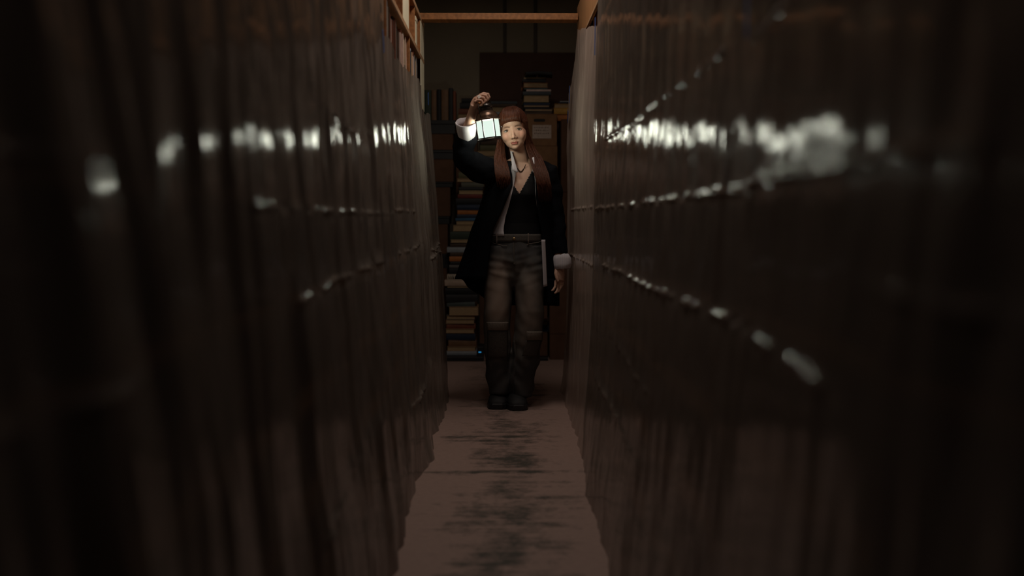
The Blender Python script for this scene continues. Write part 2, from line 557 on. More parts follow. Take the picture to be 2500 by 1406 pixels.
ztall = stack(tall, YS, 'the tall floor stack', 'books of the tall floor stack', pb.z + 0.0005, rnd, 0.19)
# dark blocks of lettering along the cream spine
for o in list(bpy.data.objects):
    if o.name.startswith('book') and o.get('label', '').startswith('cream book') and 'tall floor stack' in o['label']:
        dz = o.children[0].dimensions
        b = bmesh.new()
        x = -dz.x * 0.44
        while x < dz.x * 0.28:
            w_ = rnd.uniform(0.006, 0.012)
            box(b, x, x + w_ * 0.45, -dz.y / 2 - 0.0026, -dz.y / 2 - 0.0012, dz.z * 0.22, dz.z * 0.8)
            box(b, x, x + w_, -dz.y / 2 - 0.0026, -dz.y / 2 - 0.0012, dz.z * 0.22, dz.z * 0.42)
            x += w_ + 0.007
        link('lettering', b, M_INK, o)

# ------------------------------------------------------------------ boxes and books at the back
def carton(px0, px1, py0, py1, Y, depth, m, label, group=None, rz=0.0, flap=True, slot=None, lab=None, z0=None, black=False):
    """A closed carton whose aisle face covers the given pixels at depth Y."""
    p0, p1 = P(px0, py1, Y), P(px1, py0, Y)
    if z0 is None: z0 = max(0.0, p0.z)
    h = p1.z - z0
    w = p1.x - p0.x
    root = empty('archive_box' if black else 'cardboard_box', ((p0.x + p1.x) / 2, Y + depth / 2, z0), rz)
    tag(root, label, 'box', group)
    hl = min(0.05, h * 0.3)
    b = bmesh.new()
    box(b, -w / 2 + 0.003, w / 2 - 0.003, -depth / 2 + 0.003, depth / 2 - 0.003, 0, h - (hl if black else 0.0), bev=0.003)
    link('body', b, m, root)
    if black:                                   # lift-off lid
        b = bmesh.new(); box(b, -w / 2, w / 2, -depth / 2, depth / 2, h - hl, h - 0.0006, bev=0.003)
        link('lid', b, m, root)
    else:                                       # closing flaps with the slit between them
        b = bmesh.new()
        g = 0.0015
        box(b, -w / 2 + 0.004, w / 2 - 0.004, -depth / 2 + 0.002, -g, h, h + 0.003)
        link('flap', b, m, root)
        b = bmesh.new()
        box(b, -w / 2 + 0.004, w / 2 - 0.004, g, depth / 2 - 0.002, h, h + 0.003)
        link('flap', b, m, root)
    if slot:
        q0, q1 = P(slot[0], slot[3], Y), P(slot[1], slot[2], Y)
        b = bmesh.new()
        cx, cz = (q0.x + q1.x) / 2 - root.location.x, (q0.z + q1.z) / 2 - z0
        hw, hh = (q1.x - q0.x) / 2, (q1.z - q0.z) / 2
        ring = []
        for k in range(24):
            a = 2 * math.pi * k / 24
            ring.append((cx + (hw - hh) * (1 if math.cos(a) > 0 else -1) + hh * math.cos(a), cz + hh * math.sin(a)))
        loft(b, [[Vector((x, -depth / 2 + yy, z)) for x, z in ring] for yy in (0.0005, 0.0042)])
        link('hand_hole', b, M_INK, root)
    if lab:
        q0, q1 = P(lab[0], lab[3], Y), P(lab[1], lab[2], Y)
        b = bmesh.new()
        box(b, q0.x - root.location.x, q1.x - root.location.x, -depth / 2 + 0.0008, -depth / 2 + 0.004, q0.z - z0, q1.z - z0)
        lo = link('label', b, M_LABEL, root)
        b = bmesh.new()
        rr = random.Random(9)
        for k in range(3):
            zz = q1.z - z0 - 0.018 - 0.022 * k
            x = q0.x - root.location.x + 0.012
            while x < q1.x - root.location.x - 0.02:
                w_ = rr.uniform(0.004, 0.014)
                box(b, x, x + w_, -depth / 2, -depth / 2 + 0.0009, zz - 0.004, zz + rr.uniform(0.0, 0.004))
                x += w_ + 0.006
        link('faded_print', b, mat('faded_ink', (0.2, 0.13, 0.1), 0.8), root).parent = lo
    return root, z0 + h + (0.003 if not black else 0.0)


YB = 7.66
colm = [(655, 876, 1092, 0), (620, 654, 1096, 1), (548, 619, 1094, 0), (528, 547, 1098, 1), (458, 527, 1100, 0), (444, 457, 1106, 1), (390, 443, 1108, 0), (366, 389, 1108, 1), (328, 365, 1107, 0), (293, 327, 1112, 1)]  # black boxes stand in for the dark gaps between the cartons
z = 0.0
for i, (ya, yb, xr, blk) in enumerate(colm):
    k = len(colm) - 1 - i
    nm = 'topmost' if k == 0 else ORD[k] + ' from the top'
    lb = ('black gap-filler box, %s of the column beside the tall stack' if blk else 'brown cardboard box, %s of the column beside the tall stack') % nm
    o, z = carton(1012, xr, ya, yb, YB, 0.34, M_BLACK if blk else M_CARD_D, lb, 'boxes of the column by the tall stack', black=bool(blk), z0=z + 0.0005)
ztop_col = z
# books standing upright on that column
for xa, xb, yt, col in ((1018, 1033, 222, 'brown'), (1034, 1052, 219, 'dark green'), (1053, 1065, 219, 'brown'), (1066, 1076, 217, 'black'), (1077, 1094, 218, 'brown'), (1095, 1105, 214, 'charcoal'), (1106, 1112, 221, 'red brown')):
    p0, p1 = P(xa, 290, YB), P(xb, yt, YB)
    T_, H_ = p1.x - p0.x, p1.z - ztop_col
    o = book_parts('book', H_, 0.19, T_ * 0.97, cloth(PAL[col]), M_PAGE, True)
    o.rotation_euler = (0, -math.pi / 2, 0)
    o.location = (p1.x, YB + 0.12, ztop_col + H_ / 2 + 0.0005)
    tag(o, '%s book standing upright on the box column, %.0f cm thick spine towards the aisle' % (col, T_ * 100), 'book', 'upright books on the box column')
tops = ['first', 'second', 'third', 'fourth', 'fifth', 'sixth', 'seventh']
k = 0
for o in [x for x in bpy.data.objects if x.get('group') == 'upright books on the box column']:
    c = o['label'].split(' book')[0]
    o['label'] = '%s book upright on the box column, %s of seven from the shelving' % (c, tops[k]); k += 1

# two piles behind the woman's head, each on its own cartons
YM = 7.86
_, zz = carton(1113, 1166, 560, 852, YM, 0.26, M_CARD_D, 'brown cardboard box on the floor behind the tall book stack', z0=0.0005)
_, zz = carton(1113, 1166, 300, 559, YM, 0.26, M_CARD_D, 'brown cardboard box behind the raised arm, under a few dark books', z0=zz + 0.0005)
stack([(288, 299, 1116, 1166, 'tan', 'p'), (276, 287, 1117, 1166, 'brown', 'p'), (262, 275, 1118, 1168, 'red brown', 's'), (248, 261, 1122, 1167, 'charcoal', 's'), (236, 247, 1124, 1168, 'black', 's')],
      YM, 'the pile behind the raised forearm', 'books piled behind the raised forearm', zz + 0.0005, rnd, 0.2)
# an opened black book lies spread on that pile
_, zz2 = None, max((o.matrix_world.translation.z for o in bpy.data.objects if o.get('group') == 'books piled behind the raised forearm'), default=0)
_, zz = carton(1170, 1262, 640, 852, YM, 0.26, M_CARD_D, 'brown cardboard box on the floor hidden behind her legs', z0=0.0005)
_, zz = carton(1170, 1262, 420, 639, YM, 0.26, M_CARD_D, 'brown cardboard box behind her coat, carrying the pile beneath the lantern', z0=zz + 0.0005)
stack([(405, 419, 1168, 1240, 'olive green', 'p'), (392, 404, 1164, 1236, 'charcoal', 's'), (380, 391, 1168, 1240, 'grey green', 's'), (366, 379, 1163, 1238, 'brown', 'p'), (352, 365, 1170, 1240, 'olive green', 's'),
       (338, 351, 1172, 1244, 'dark brown', 's'), (322, 337, 1170, 1244, 'brown', 'p'), (306, 321, 1176, 1250, 'dark green', 's'), (290, 305, 1178, 1254, 'dark brown', 's'), (278, 289, 1186, 1262, 'brown', 'p'),
       (271, 277, 1208, 1262, 'pale blue', 's'), (258, 270, 1198, 1262, 'tan', 'p'), (251, 257, 1198, 1260, 'dark brown', 's'), (243, 250, 1194, 1262, 'slate', 's')],
      YM, 'the pile behind lantern and head', 'books piled behind lantern and head', zz + 0.0005, rnd, 0.2)

# cartons behind her lowered arm with the tall pile of big books
YR = 7.55
b1 = tag(empty('black_carton', (P(1320, 893, YR - 0.12).x, YR - 0.06, 0)), 'small black carton on the floor behind her trouser leg', 'box')
q0, q1 = P(1302, 896, YR - 0.12), P(1338, 873, YR - 0.12)
bm = bmesh.new(); w = (q1.x - q0.x) / 2; box(bm, -w, w, -0.05, 0.05, 0.0, q1.z * 0.72, bev=0.003); link('body', bm, M_BLACK, b1)
bm = bmesh.new(); box(bm, -w - 0.002, w + 0.002, -0.052, 0.052, q1.z * 0.72, q1.z, bev=0.003); link('lid', bm, M_BLACK, b1)
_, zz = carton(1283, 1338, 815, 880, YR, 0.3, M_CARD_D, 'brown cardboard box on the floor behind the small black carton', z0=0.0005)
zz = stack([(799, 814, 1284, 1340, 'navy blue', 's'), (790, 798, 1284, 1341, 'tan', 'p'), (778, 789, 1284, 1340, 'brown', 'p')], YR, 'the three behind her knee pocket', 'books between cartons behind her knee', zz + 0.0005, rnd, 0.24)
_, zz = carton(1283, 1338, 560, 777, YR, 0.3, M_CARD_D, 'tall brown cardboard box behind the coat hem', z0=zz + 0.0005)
_, zz = carton(1283, 1362, 357, 559, YR, 0.3, M_CARD, 'brown cardboard box under the carton with the paper label', z0=zz + 0.0005)
_, zz = carton(1284, 1361, 279, 356, YR, 0.3, M_CARD, 'brown cardboard box with hand hole and faded paper label', z0=zz + 0.0005, slot=(1303, 1331, 290, 297), lab=(1300, 1346, 305, 338))
big = [(268, 278, 1280, 1350, 'dark brown', 's'), (262, 267, 1281, 1349, 'grey', 'p'), (258, 261, 1279, 1343, 'black', 's'), (253, 257, 1279, 1343, 'grey', 'p'), (246, 252, 1279, 1344, 'navy blue', 's'),
       (228, 245, 1278, 1342, 'olive green', 'p'), (219, 227, 1276, 1346, 'slate', 's'), (214, 218, 1286, 1347, 'pinkish white', 's'), (209, 213, 1281, 1339, 'teal grey', 's'),
       (197, 208, 1277, 1338, 'orange', 'p'), (188, 196, 1276, 1334, 'charcoal', 's'), (182, 187, 1279, 1336, 'grey', 'p')]
zb = stack(big, YR, 'the pile on the labelled carton', 'books piled on the labelled carton', zz + 0.0005, rnd, 0.25)
for xa, xb, ya, yb, tl, lb in ((1283, 1312, 171, 181, 0.10, 'small black book lying askew on top of the pile over the labelled carton'), (1314, 1350, 168, 181, -0.16, 'black book jutting out on top of the pile over the labelled carton')):
    p0, p1 = P(xa, yb, YR), P(xb, ya, YR)
    o = book_parts('book', p1.x - p0.x, 0.17, 0.022, cloth(PAL['black']), M_PAGE, True)
    o.location = ((p0.x + p1.x) / 2, YR + 0.12, zb + 0.006); o.rotation_euler = (0, -tl * 0.6, 0.05 * (1 if tl > 0 else -1))
    tag(o, lb, 'book', 'books piled on the labelled carton')
YQ = 7.50
z = 0.0
for ya, yb, nm in ((816, 893, 'lowest'), (640, 815, 'second from the floor'), (470, 639, 'third from the floor'), (292, 469, 'topmost')):
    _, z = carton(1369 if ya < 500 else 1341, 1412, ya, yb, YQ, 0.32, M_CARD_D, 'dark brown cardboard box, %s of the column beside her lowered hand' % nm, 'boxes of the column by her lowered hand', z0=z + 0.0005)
stack([(276, 290, 1362, 1404, 'orange', 's'), (261, 275, 1355, 1404, 'mustard yellow', 's'), (250, 260, 1354, 1404, 'mustard yellow', 'p'), (246, 249, 1366, 1404, 'navy blue', 's'), (242, 245, 1370, 1404, 'pale blue', 's')],
      YQ, 'the short pile of yellow books', 'yellow books on the far box column', z + 0.0005, rnd, 0.22)

# big brown board leaning on the back wall
p0, p1 = P(1171, 127, 8.27), P(1420, 127, 8.27)
bm = bmesh.new()
Mt = Matrix.Translation((p0.x, 8.16, 0.0)) @ Matrix.Rotation(-math.atan2(0.15, p0.z), 4, 'X')
box(bm, 0, p1.x - p0.x, -0.012, 0.0, 0.002, math.hypot(p0.z, 0.15), M=Mt, bev=0.002)
o = link('hardboard_sheet', bm, M_BOARD)
tag(o, 'large plain dark brown board leaning against the back wall', 'board')

# ------------------------------------------------------------------ books on the aisle shelves
def shelf_row(side, y0, y1, z, hmin, hmax, tmin, tmax, pal, seed, label, group, headroom, numbered=True):
    r = random.Random(seed)
    y = y0
    n = 0
    s = -1 if side == 'l' else 1
    xf = XL if side == 'l' else XR
    ups = (0.25, 1.2, 2.15, 3.1, 4.05, 5.07)
    out = []
    while y < y1:
        T_ = r.uniform(tmin, tmax)
        hit = [u for u in ups if u - T_ - 0.002 < y < u + 0.024]
        if hit:
            y = hit[0] + 0.026
            continue
        H_ = min(r.uniform(hmin, hmax), headroom)
        D_ = r.uniform(0.16, 0.22)
        c = r.choice(pal)
        o = book_parts('book', H_, D_, T_ * 0.95, cloth(PAL[c]), M_PAGE, True)
        # upright, spine to the aisle: book x -> world z, book y(-) -> towards the aisle, book z -> along the shelf
        m3 = Matrix(((0, s, 0), (0, 0, 1), (1, 0, 0)))
        o.rotation_euler = m3.to_euler()
        o.location = (xf + s * (D_ / 2 + 0.006 + r.uniform(0, 0.02)), y, z + H_ / 2 + 0.0005)
        out.append((o, c))
        y += T_ + 0.001
        n += 1
    m = len(out)
    for i, (o, c) in enumerate(out):
        if numbered:
            o_ = ['', 'second ', 'third '][0]
            tag(o, label % (c, '%s' % (ordinal(m - i))), 'book', group)
        else:
            tag(o, label, 'book', group)
    return out


def ordinal(n):
    if n == 1: return 'last'
    if n <= 20: return ORD[n - 1] + ' from the far end'
    t, u = divmod(n, 10)
    tens = {2: 'twent', 3: 'thirt', 4: 'fort', 5: 'fift', 6: 'sixt', 7: 'sevent', 8: 'eight', 9: 'ninet'}[t]
    if u == 0: return tens + 'ieth from the far end'
    return tens + 'y-' + ['', 'first', 'second', 'third', 'fourth', 'fifth', 'sixth', 'seventh', 'eighth', 'ninth'][u] + ' from the far end'


P_PALE = ['beige', 'cream', 'grey', 'pinkish white', 'tan', 'beige', 'charcoal', 'red brown', 'dark brown', 'pale blue']
P_DARK = ['brown', 'tan', 'red brown', 'dark brown', 'charcoal', 'beige', 'navy blue', 'brown', 'orange', 'black']
shelf_row('l', 3.13, 5.68, 1.69, 0.235, 0.275, 0.016, 0.034, P_PALE, 11, '%s book on the upper lantern side shelf, %s', 'books above the plastic on the lantern side', 0.28)
shelf_row('r', 2.6, 5.45, 1.69, 0.24, 0.275, 0.03, 0.05, P_PALE, 12, '%s book under the plywood fascia, %s of its shelf', 'books under the plywood fascia', 0.28)
shelf_row('r', 1.3, 4.4, 1.38, 0.22, 0.275, 0.045, 0.075, P_DARK, 13, 'book dimly seen through the plastic, below the fascia shelf', 'books behind the plastic below the fascia', 0.28, False)
shelf_row('l', 1.5, 4.9, 1.38, 0.22, 0.275, 0.05, 0.085, P_DARK, 14, 'book dimly seen through the draped plastic on the lantern side', 'books behind the plastic on the lantern side', 0.28, False)

# pale boxes flush with the front of the top compartment on the lantern side
def flush_box(y0, y1, z0, z1, label, m=M_CREAM):
    root = tag(empty('document_box', (XL - 0.12, (y0 + y1) / 2, z0)), label, 'box')
    h = z1 - z0; l = (y1 - y0) / 2
    b = bmesh.new(); box(b, -0.1, 0.118, -l, l, 0.0005, h * 0.84, bev=0.003); link('body', b, m, root)
    b = bmesh.new(); box(b, -0.102, 0.12, -l - 0.001, l + 0.001, h * 0.84 + 0.0006, h, bev=0.003); link('lid', b, m, root)
flush_box(4.745, 5.065, 2.0005, 2.188, 'cream document box lit by the lantern in the open top compartment')
flush_box(5.46, 5.56, 2.0005, 2.16, 'narrow cream document box deeper down the open top compartment')
# pale end panel of the lantern side unit
partL('end_panel', M_CREAM, (XL - 0.002, XL + 0.003, 5.745, Y1L, 1.70, 2.19), bev=0.002)

# ------------------------------------------------------------------ plastic sheeting
def sheet(side, y0, y1, ztop, m, seed, label, lean, folds, ridges, out=0.0, dz=0.022, ny_step=0.008, hem=0.0, wave=0.0, tapes=()):
    """A hanging film: lean = [(z, |x|)...], folds = [(along-frequency, up-frequency, amplitude)...], ridges = [(z, y a, y b, slope, amplitude)...]."""
    s = -1 if side == 'l' else 1
    r = random.Random(seed)
    zs = [0.004]
    tops = [ztop(y0 + (y1 - y0) * k / 40) for k in range(41)]
    zmax = max(tops)
    n = int(zmax / dz)
    base = [i / n for i in range(n + 1)]
    extra = []
    for (zr, *_r) in ridges:
        for k in range(-7, 8): extra.append((zr + k * 0.0030) / zmax)
    fr = sorted(set(round(q, 5) for q in base + extra if 0 <= q <= 1))
    ny = int((y1 - y0) / ny_step)
    b = bmesh.new()
    grid = []
    off = 13.7 if side == 'l' else 41.1
    for j in range(ny + 1):
        y = y0 + (y1 - y0) * j / ny
        zt = ztop(y) + wave * noise.noise((y * 9, off, 3))
        col_ = []
        for q in fr:
            zq = q * zt if zt < zmax - 1e-4 and q > 0.8 else q * zmax
            if q > 0.8:
                z_ = 0.8 * zmax + (q - 0.8) / 0.2 * (zt - 0.8 * zmax)
            else:
                z_ = q * zmax
            x = lean(y, z_)
            d = 0.0
            near = max(0.0, min(1.0, (1.5 - y) / 0.6))
            for fi, (fy, fz, a) in enumerate(folds):
                if fi == 0: a = a * (1 + (0.5 if side == 'l' else 1.0) * near)
                d += a * noise.noise(((y + 0.07 * z_) * fy + off, z_ * fz + y * 0.15, off * 0.37 + fy))
            for (zr, ya, yb, sl, a) in ridges:
                if ya - 0.05 < y < yb + 0.05:
                    e = min(1.0, max(0.0, (y - ya + 0.05) / 0.05), max(0.0, (yb + 0.05 - y) / 0.05))
                    zc = zr + sl * (y - ya) + 0.004 * noise.noise((y * 6, zr * 9, off))
                    u = (z_ - zc) / 0.0068
                    amp = a * (0.5 + 1.5 * noise.noise((y * 15, zr * 31, off)))
                    d += e * amp * math.exp(-u * u)
                    d += e * a * 0.8 / (1 + math.exp(max(-40, min(40, (z_ - zc) / 0.012))))  # the film hangs a little further out below the crease
            if z_ < 0.10:                       # creased hem on the floor
                d += hem * (1 - z_ / 0.10) * (0.6 + 1.2 * noise.noise((y * 7, off, 1.0)))
            if y > y1 - 0.06: d += 0.007 * (y - y1 + 0.06) / 0.06      # the loose edge lifts off
            x = x - out - d
            lim = (abs(XL) - 0.006)
            x = min(x, lim)
            col_.append(b.verts.new((s * x, y, z_)))
        grid.append(col_)
    for j in range(ny):
        for i in range(len(fr) - 1):
            b.faces.new((grid[j][i], grid[j + 1][i], grid[j + 1][i + 1], grid[j][i + 1]))
    o = link('plastic_sheet', b, m, smooth=True)
    tag(o, label, 'plastic sheet', 'clear plastic sheets over the shelving')
    for (y, z_, ln, w, ang) in tapes:
        x = lean(y, z_) - out - 0.016
        Mt = Matrix.Translation((s * x, y, z_)) @ Matrix.Rotation(ang, 4, 'X')
        t = bmesh.new()
        for k in range(6):                       # a strip that follows the film a little
            za, zb_ = -ln / 2 + ln * k / 6, -ln / 2 + ln * (k + 1) / 6
            box(t, -0.0006, 0.0006, -w / 2, w / 2, za, zb_ + 0.0005, M=Mt)
        tp = link('tape_strip', t, M_TAPE, o)
        tp['label'] = 'blue masking tape strip'
    return o


LEAN_L = [(0.0, 0.345), (0.12, 0.338), (0.5, 0.372), (0.9, 0.398), (1.3, 0.418), (1.7, 0.440), (2.4, 0.450)]
LEAN_LF = [(0.0, 0.352), (0.12, 0.352), (0.5, 0.368), (0.9, 0.385), (1.3, 0.415), (1.7, 0.444), (2.4, 0.452)]
LEAN_LN = [(0.0, 0.31), (0.5, 0.335), (0.9, 0.372), (1.3, 0.412), (1.7, 0.440), (2.4, 0.452)]
LEAN_R = [(0.0, 0.362), (0.15, 0.360), (0.4, 0.388), (0.9, 0.420), (1.3, 0.432), (2.4, 0.446)]
LEAN_RF = [(0.0, 0.385), (0.2, 0.395), (0.6, 0.412), (1.0, 0.416), (1.5, 0.410), (2.0, 0.430), (2.4, 0.444)]

def mixlean(tabs):
    def f(y, z):
        if y <= tabs[0][0]: return interp(tabs[0][1], z)[0]
        for (ya, ta), (yb, tb) in zip(tabs, tabs[1:]):
            if y <= yb:
                t = (y - ya) / (yb - ya)
                return interp(ta, z)[0] * (1 - t) + interp(tb, z)[0] * t
        return interp(tabs[-1][1], z)[0]
    return f


SL = mixlean([(0.9, LEAN_LN), (1.5, LEAN_L), (3.3, LEAN_L), (4.6, LEAN_LF)])
LEAN_RN = [(z, x - 0.075) for z, x in LEAN_R]
SR = mixlean([(1.0, LEAN_RN), (1.72, LEAN_R), (3.6, LEAN_R), (4.8, LEAN_RF)])

F_L = [(2.2, 0.25, 0.026), (6.0, 0.45, 0.021), (17, 3.5, 0.0070), (34, 9.0, 0.0018)]
F_LN = [(3.0, 0.3, 0.034), (9.0, 0.4, 0.014)]
F_R = [(1.5, 0.3, 0.012), (5.0, 0.5, 0.0045), (14, 4.0, 0.0042), (31, 11, 0.0018)]
F_RN = [(2.5, 0.3, 0.022), (7.0, 0.5, 0.008)]

sheet('l', 0.30, 1.045, lambda y: 1.80, M_PL_L, 1, 'dark plastic sheet nearest the camera on the lantern side', SL, F_L, [(1.12, 0.3, 1.0, 0, 0.004), (0.90, 0.3, 1.0, 0, 0.004)], out=0.0)
sheet('l', 1.05, 3.90, lambda y: 1.82 + 0.02 * math.sin(y * 5), M_PL_L, 2, 'long draped plastic sheet with deep folds on the lantern side', SL, F_L,
      [(1.085, 1.6, 3.6, 0.0, 0.004), (0.905, 1.95, 3.2, 0.02, 0.009), (1.33, 2.55, 3.2, -0.05, 0.004), (0.42, 2.0, 3.2, 0.05, 0.005)], out=0.002, hem=0.010, wave=0.02,
      tapes=[(3.45, 1.79, 0.11, 0.03, 0.9), (3.62, 1.70, 0.08, 0.03, 0.4)])
sheet('l', 3.904, 6.02, lambda y: 1.765 + 0.03 * math.sin(y * 4) - (0.05 if y > 5.6 else 0), M_PL_L, 3, 'far plastic sheet on the lantern side with a crumpled corner at knee height', SL, F_L,
      [(1.10, 3.9, 4.6, 0.0, 0.004), (0.93, 3.95, 5.2, 0.03, 0.007), (0.86, 5.2, 5.98, 0.08, 0.016), (0.90, 5.3, 5.98, -0.05, 0.010), (0.30, 4.0, 5.0, 0.06, 0.008)], out=0.004, hem=0.02, wave=0.03,
      tapes=[(5.83, 1.76, 0.07, 0.05, 0.2)])
sheet('r', 0.30, 1.045, lambda y: 2.04, M_PL_L, 4, 'plastic sheet nearest the camera on the fascia side', SR, F_R, [(1.12, 0.3, 1.0, 0.0, 0.004), (1.0, 0.3, 0.9, 0, 0.003)], out=0.0)
sheet('r', 1.05, 1.69, lambda y: 2.04, M_PL_R, 5, 'plastic sheet with vertical blue tape mark, second from the camera on the fascia side', SR, F_R,
      [(1.12, 1.05, 1.66, 0.01, 0.005), (0.885, 1.1, 1.7, 0.0, 0.007), (1.37, 1.2, 1.7, 0, 0.003)], out=0.002, hem=0.012, tapes=[(1.70, 1.42, 0.10, 0.02, 0.0)])
sheet('r', 1.694, 4.38, lambda y: 2.04, M_PL_R, 6, 'long smooth plastic sheet that mirrors the lantern on the fascia side', SR, F_R,
      [(1.115, 1.72, 4.3, -0.002, 0.0055), (0.885, 1.75, 3.9, 0.0, 0.0085), (1.385, 1.9, 4.0, 0.0, 0.005), (0.42, 2.6, 4.0, 0.02, 0.005), (0.62, 2.5, 3.8, 0.03, 0.003)], out=0.004, hem=0.012)
sheet('r', 4.384, 6.10, lambda y: 1.90 + max(0, (y - 4.34)) * 0.17 if y < 5.75 else 2.14 - (y - 5.75) * 0.9, M_PL_F, 7, 'cloudy pinkish plastic sheet at the far end of the fascia side', SR, F_R,
      [(1.12, 4.4, 6.0, 0.0, 0.004), (0.86, 4.4, 5.9, 0.0, 0.005)], out=0.006, hem=0.012, wave=0.02, tapes=[(4.40, 1.86, 0.16, 0.03, 0.1), (5.95, 1.80, 0.10, 0.04, 0.0), (6.0, 1.68, 0.07, 0.05, 0.5)])

# ------------------------------------------------------------------ lantern
LY = 5.235
lt = P(1185, 258, LY)        # top of the chimney
lb = P(1196.5, 343, LY)      # middle of the base
axis = (lt - lb)
H = axis.length
lan = tag(empty('lantern', lb), 'lit eight-sided metal lantern with frosted panes, held up by its wire handle', 'lantern')
tilt = math.atan2(axis.x, axis.z)
lan.rotation_euler = (R(2), tilt, R(0))
RB = 0.0600
PH0, PH1 = 0.016, 0.107
M_COPPER = mat('aged_copper', (0.16, 0.105, 0.075), 0.34, metal=0.85, var=0.35, scale=60, bump=0.2)
bm = bmesh.new(); lathe(bm, [(0.050, 0.0), (0.0655, 0.001), (0.0655, 0.007), (0.060, 0.012), (0.060, 0.016), (0.02, 0.016)], 24); link('base', bm, M_DMETAL, lan)
N8 = 6
corner = [Vector((RB * math.cos(2 * math.pi * k / N8 + R(2)), RB * math.sin(2 * math.pi * k / N8 + R(2)), 0)) for k in range(N8)]
mg = bpy.data.materials.new('frosted_lit_glass'); mg.use_nodes = True
nt = mg.node_tree
em = nt.nodes.new('ShaderNodeEmission'); em.inputs[0].default_value = (0.78, 0.93, 0.83, 1); em.inputs[1].default_value = 0.86
tr = nt.nodes.new('ShaderNodeBsdfTransparent'); tr.inputs[0].default_value = (0.16, 0.16, 0.15, 1)
ad = nt.nodes.new('ShaderNodeAddShader')
nt.links.new(em.outputs[0], ad.inputs[0]); nt.links.new(tr.outputs[0], ad.inputs[1]); nt.links.new(ad.outputs[0], nt.nodes['Material Output'].inputs[0])
for k in range(N8):
    a, c = corner[k], corner[(k + 1) % N8]
    b = bmesh.new(); tube(b, [a + Vector((0, 0, PH0)), a + Vector((0, 0, PH1))], 0.0030, 8); link('post', b, M_DMETAL, lan)
    b = bmesh.new()
    n_ = ((a + c) / 2).normalized()
    e1 = (c - a).normalized()
    q = [a + e1 * 0.003, c - e1 * 0.003]
    f = [b.verts.new(v + n_ * dd + Vector((0, 0, zz_))) for dd in (-0.001,) for v, zz_ in ((q[0], PH0), (q[1], PH0), (q[1], PH1), (q[0], PH1))]
    b.faces.new(f)
    link('pane', b, mg, lan)
bm = bmesh.new(); lathe(bm, [(0.058, 0.105), (0.0665, 0.106), (0.0665, 0.112), (0.060, 0.117), (0.057, 0.130), (0.050, 0.142), (0.036, 0.152), (0.030, 0.155), (0.02, 0.155)], 72); link('roof', bm, M_COPPER, lan, smooth=False)
bm = bmesh.new(); lathe(bm, [(0.0285, 0.154), (0.0285, 0.172), (0.036, 0.175), (0.036, 0.181), (0.031, 0.188), (0.018, 0.194), (0.006, 0.196)], 28); link('chimney_cap', bm, M_DMETAL, lan)
bm = bmesh.new(); tube(bm, [(RB * 0.97, -0.008, 0.062), (RB + 0.008, -0.010, 0.062)], 0.0022, 8); ellipsoid(bm, (RB + 0.011, -0.010, 0.062), (0.004, 0.004, 0.004), u=12, v=8); link('knob', bm, M_DMETAL, lan)
# wire handle: its bow runs away from the camera, the grip lies in the fist
bpy.context.view_layer.update()
LI = lan.matrix_world.inverted()
BAR = [P(1186, 237, LY + 0.012), P(1181, 241, LY - 0.006), P(1176, 246, LY - 0.024), P(1171.5, 251.5, LY - 0.040)]
bd = (BAR[0] - BAR[3]).normalized()
bc = (BAR[1] + BAR[2]) / 2
g0, g1 = LI @ (bc + bd * 0.056), LI @ (bc - bd * 0.046)
eh = Vector((0.55, 0.835, 0))
fa, fb = eh * 0.059 + Vector((0, 0, 0.122)), -eh * 0.059 + Vector((0, 0, 0.122))
bm = bmesh.new()
tube(bm, [fa, fa + eh * 0.004 + Vector((0, 0, 0.035)), (fa + g0) / 2 + eh * 0.008 + Vector((0, 0, 0.02)), g0, g0.lerp(g1, 0.5), g1, (fb + g1) / 2 - eh * 0.010 + Vector((0, 0, 0.012)), fb - eh * 0.004 + Vector((0, 0, 0.03)), fb], 0.0022, 8)
link('handle', bm, M_DMETAL, lan)
bm = bmesh.new(); tube(bm, [g0, g0.lerp(g1, 0.5), g1], 0.0062, 10); link('grip', bm, M_WOOD, lan)
# the burning lamp itself
pt = bpy.data.lights.new('lamp_flame', 'POINT')
pt.energy = 13.5
pt.shadow_soft_size = 0.042
pt.color = (0.97, 1.0, 0.86)
po = bpy.data.objects.new('lamp_flame', pt); COL.objects.link(po); po.parent = lan; po.location = (0, 0, 0.062)

# ------------------------------------------------------------------ the woman with the lantern
YP = 5.58
S = YP / FPX


def PP(px, py, dy=0.0):
    return P(px, py, YP + dy)


def remesh(name, bm, voxel, smooth_n, m, parent):
    """Join overlapping closed shapes into one continuous surface."""
    o = link(name, bm, None)
    md = o.modifiers.new('r', 'REMESH'); md.mode = 'VOXEL'; md.voxel_size = voxel; md.use_smooth_shade = True
    sm = o.modifiers.new('s', 'SMOOTH'); sm.iterations = smooth_n; sm.factor = 0.5
    dg = bpy.context.evaluated_depsgraph_get()
    me = bpy.data.meshes.new_from_object(o.evaluated_get(dg))
    o.modifiers.clear()
    old = o.data
    o.data = me
    bpy.data.meshes.remove(old)
    me.name = name
    me.materials.clear(); me.materials.append(m)
    for p in me.polygons: p.use_smooth = True
    o.parent = parent
    o.matrix_parent_inverse = parent.matrix_world.inverted()
    return o


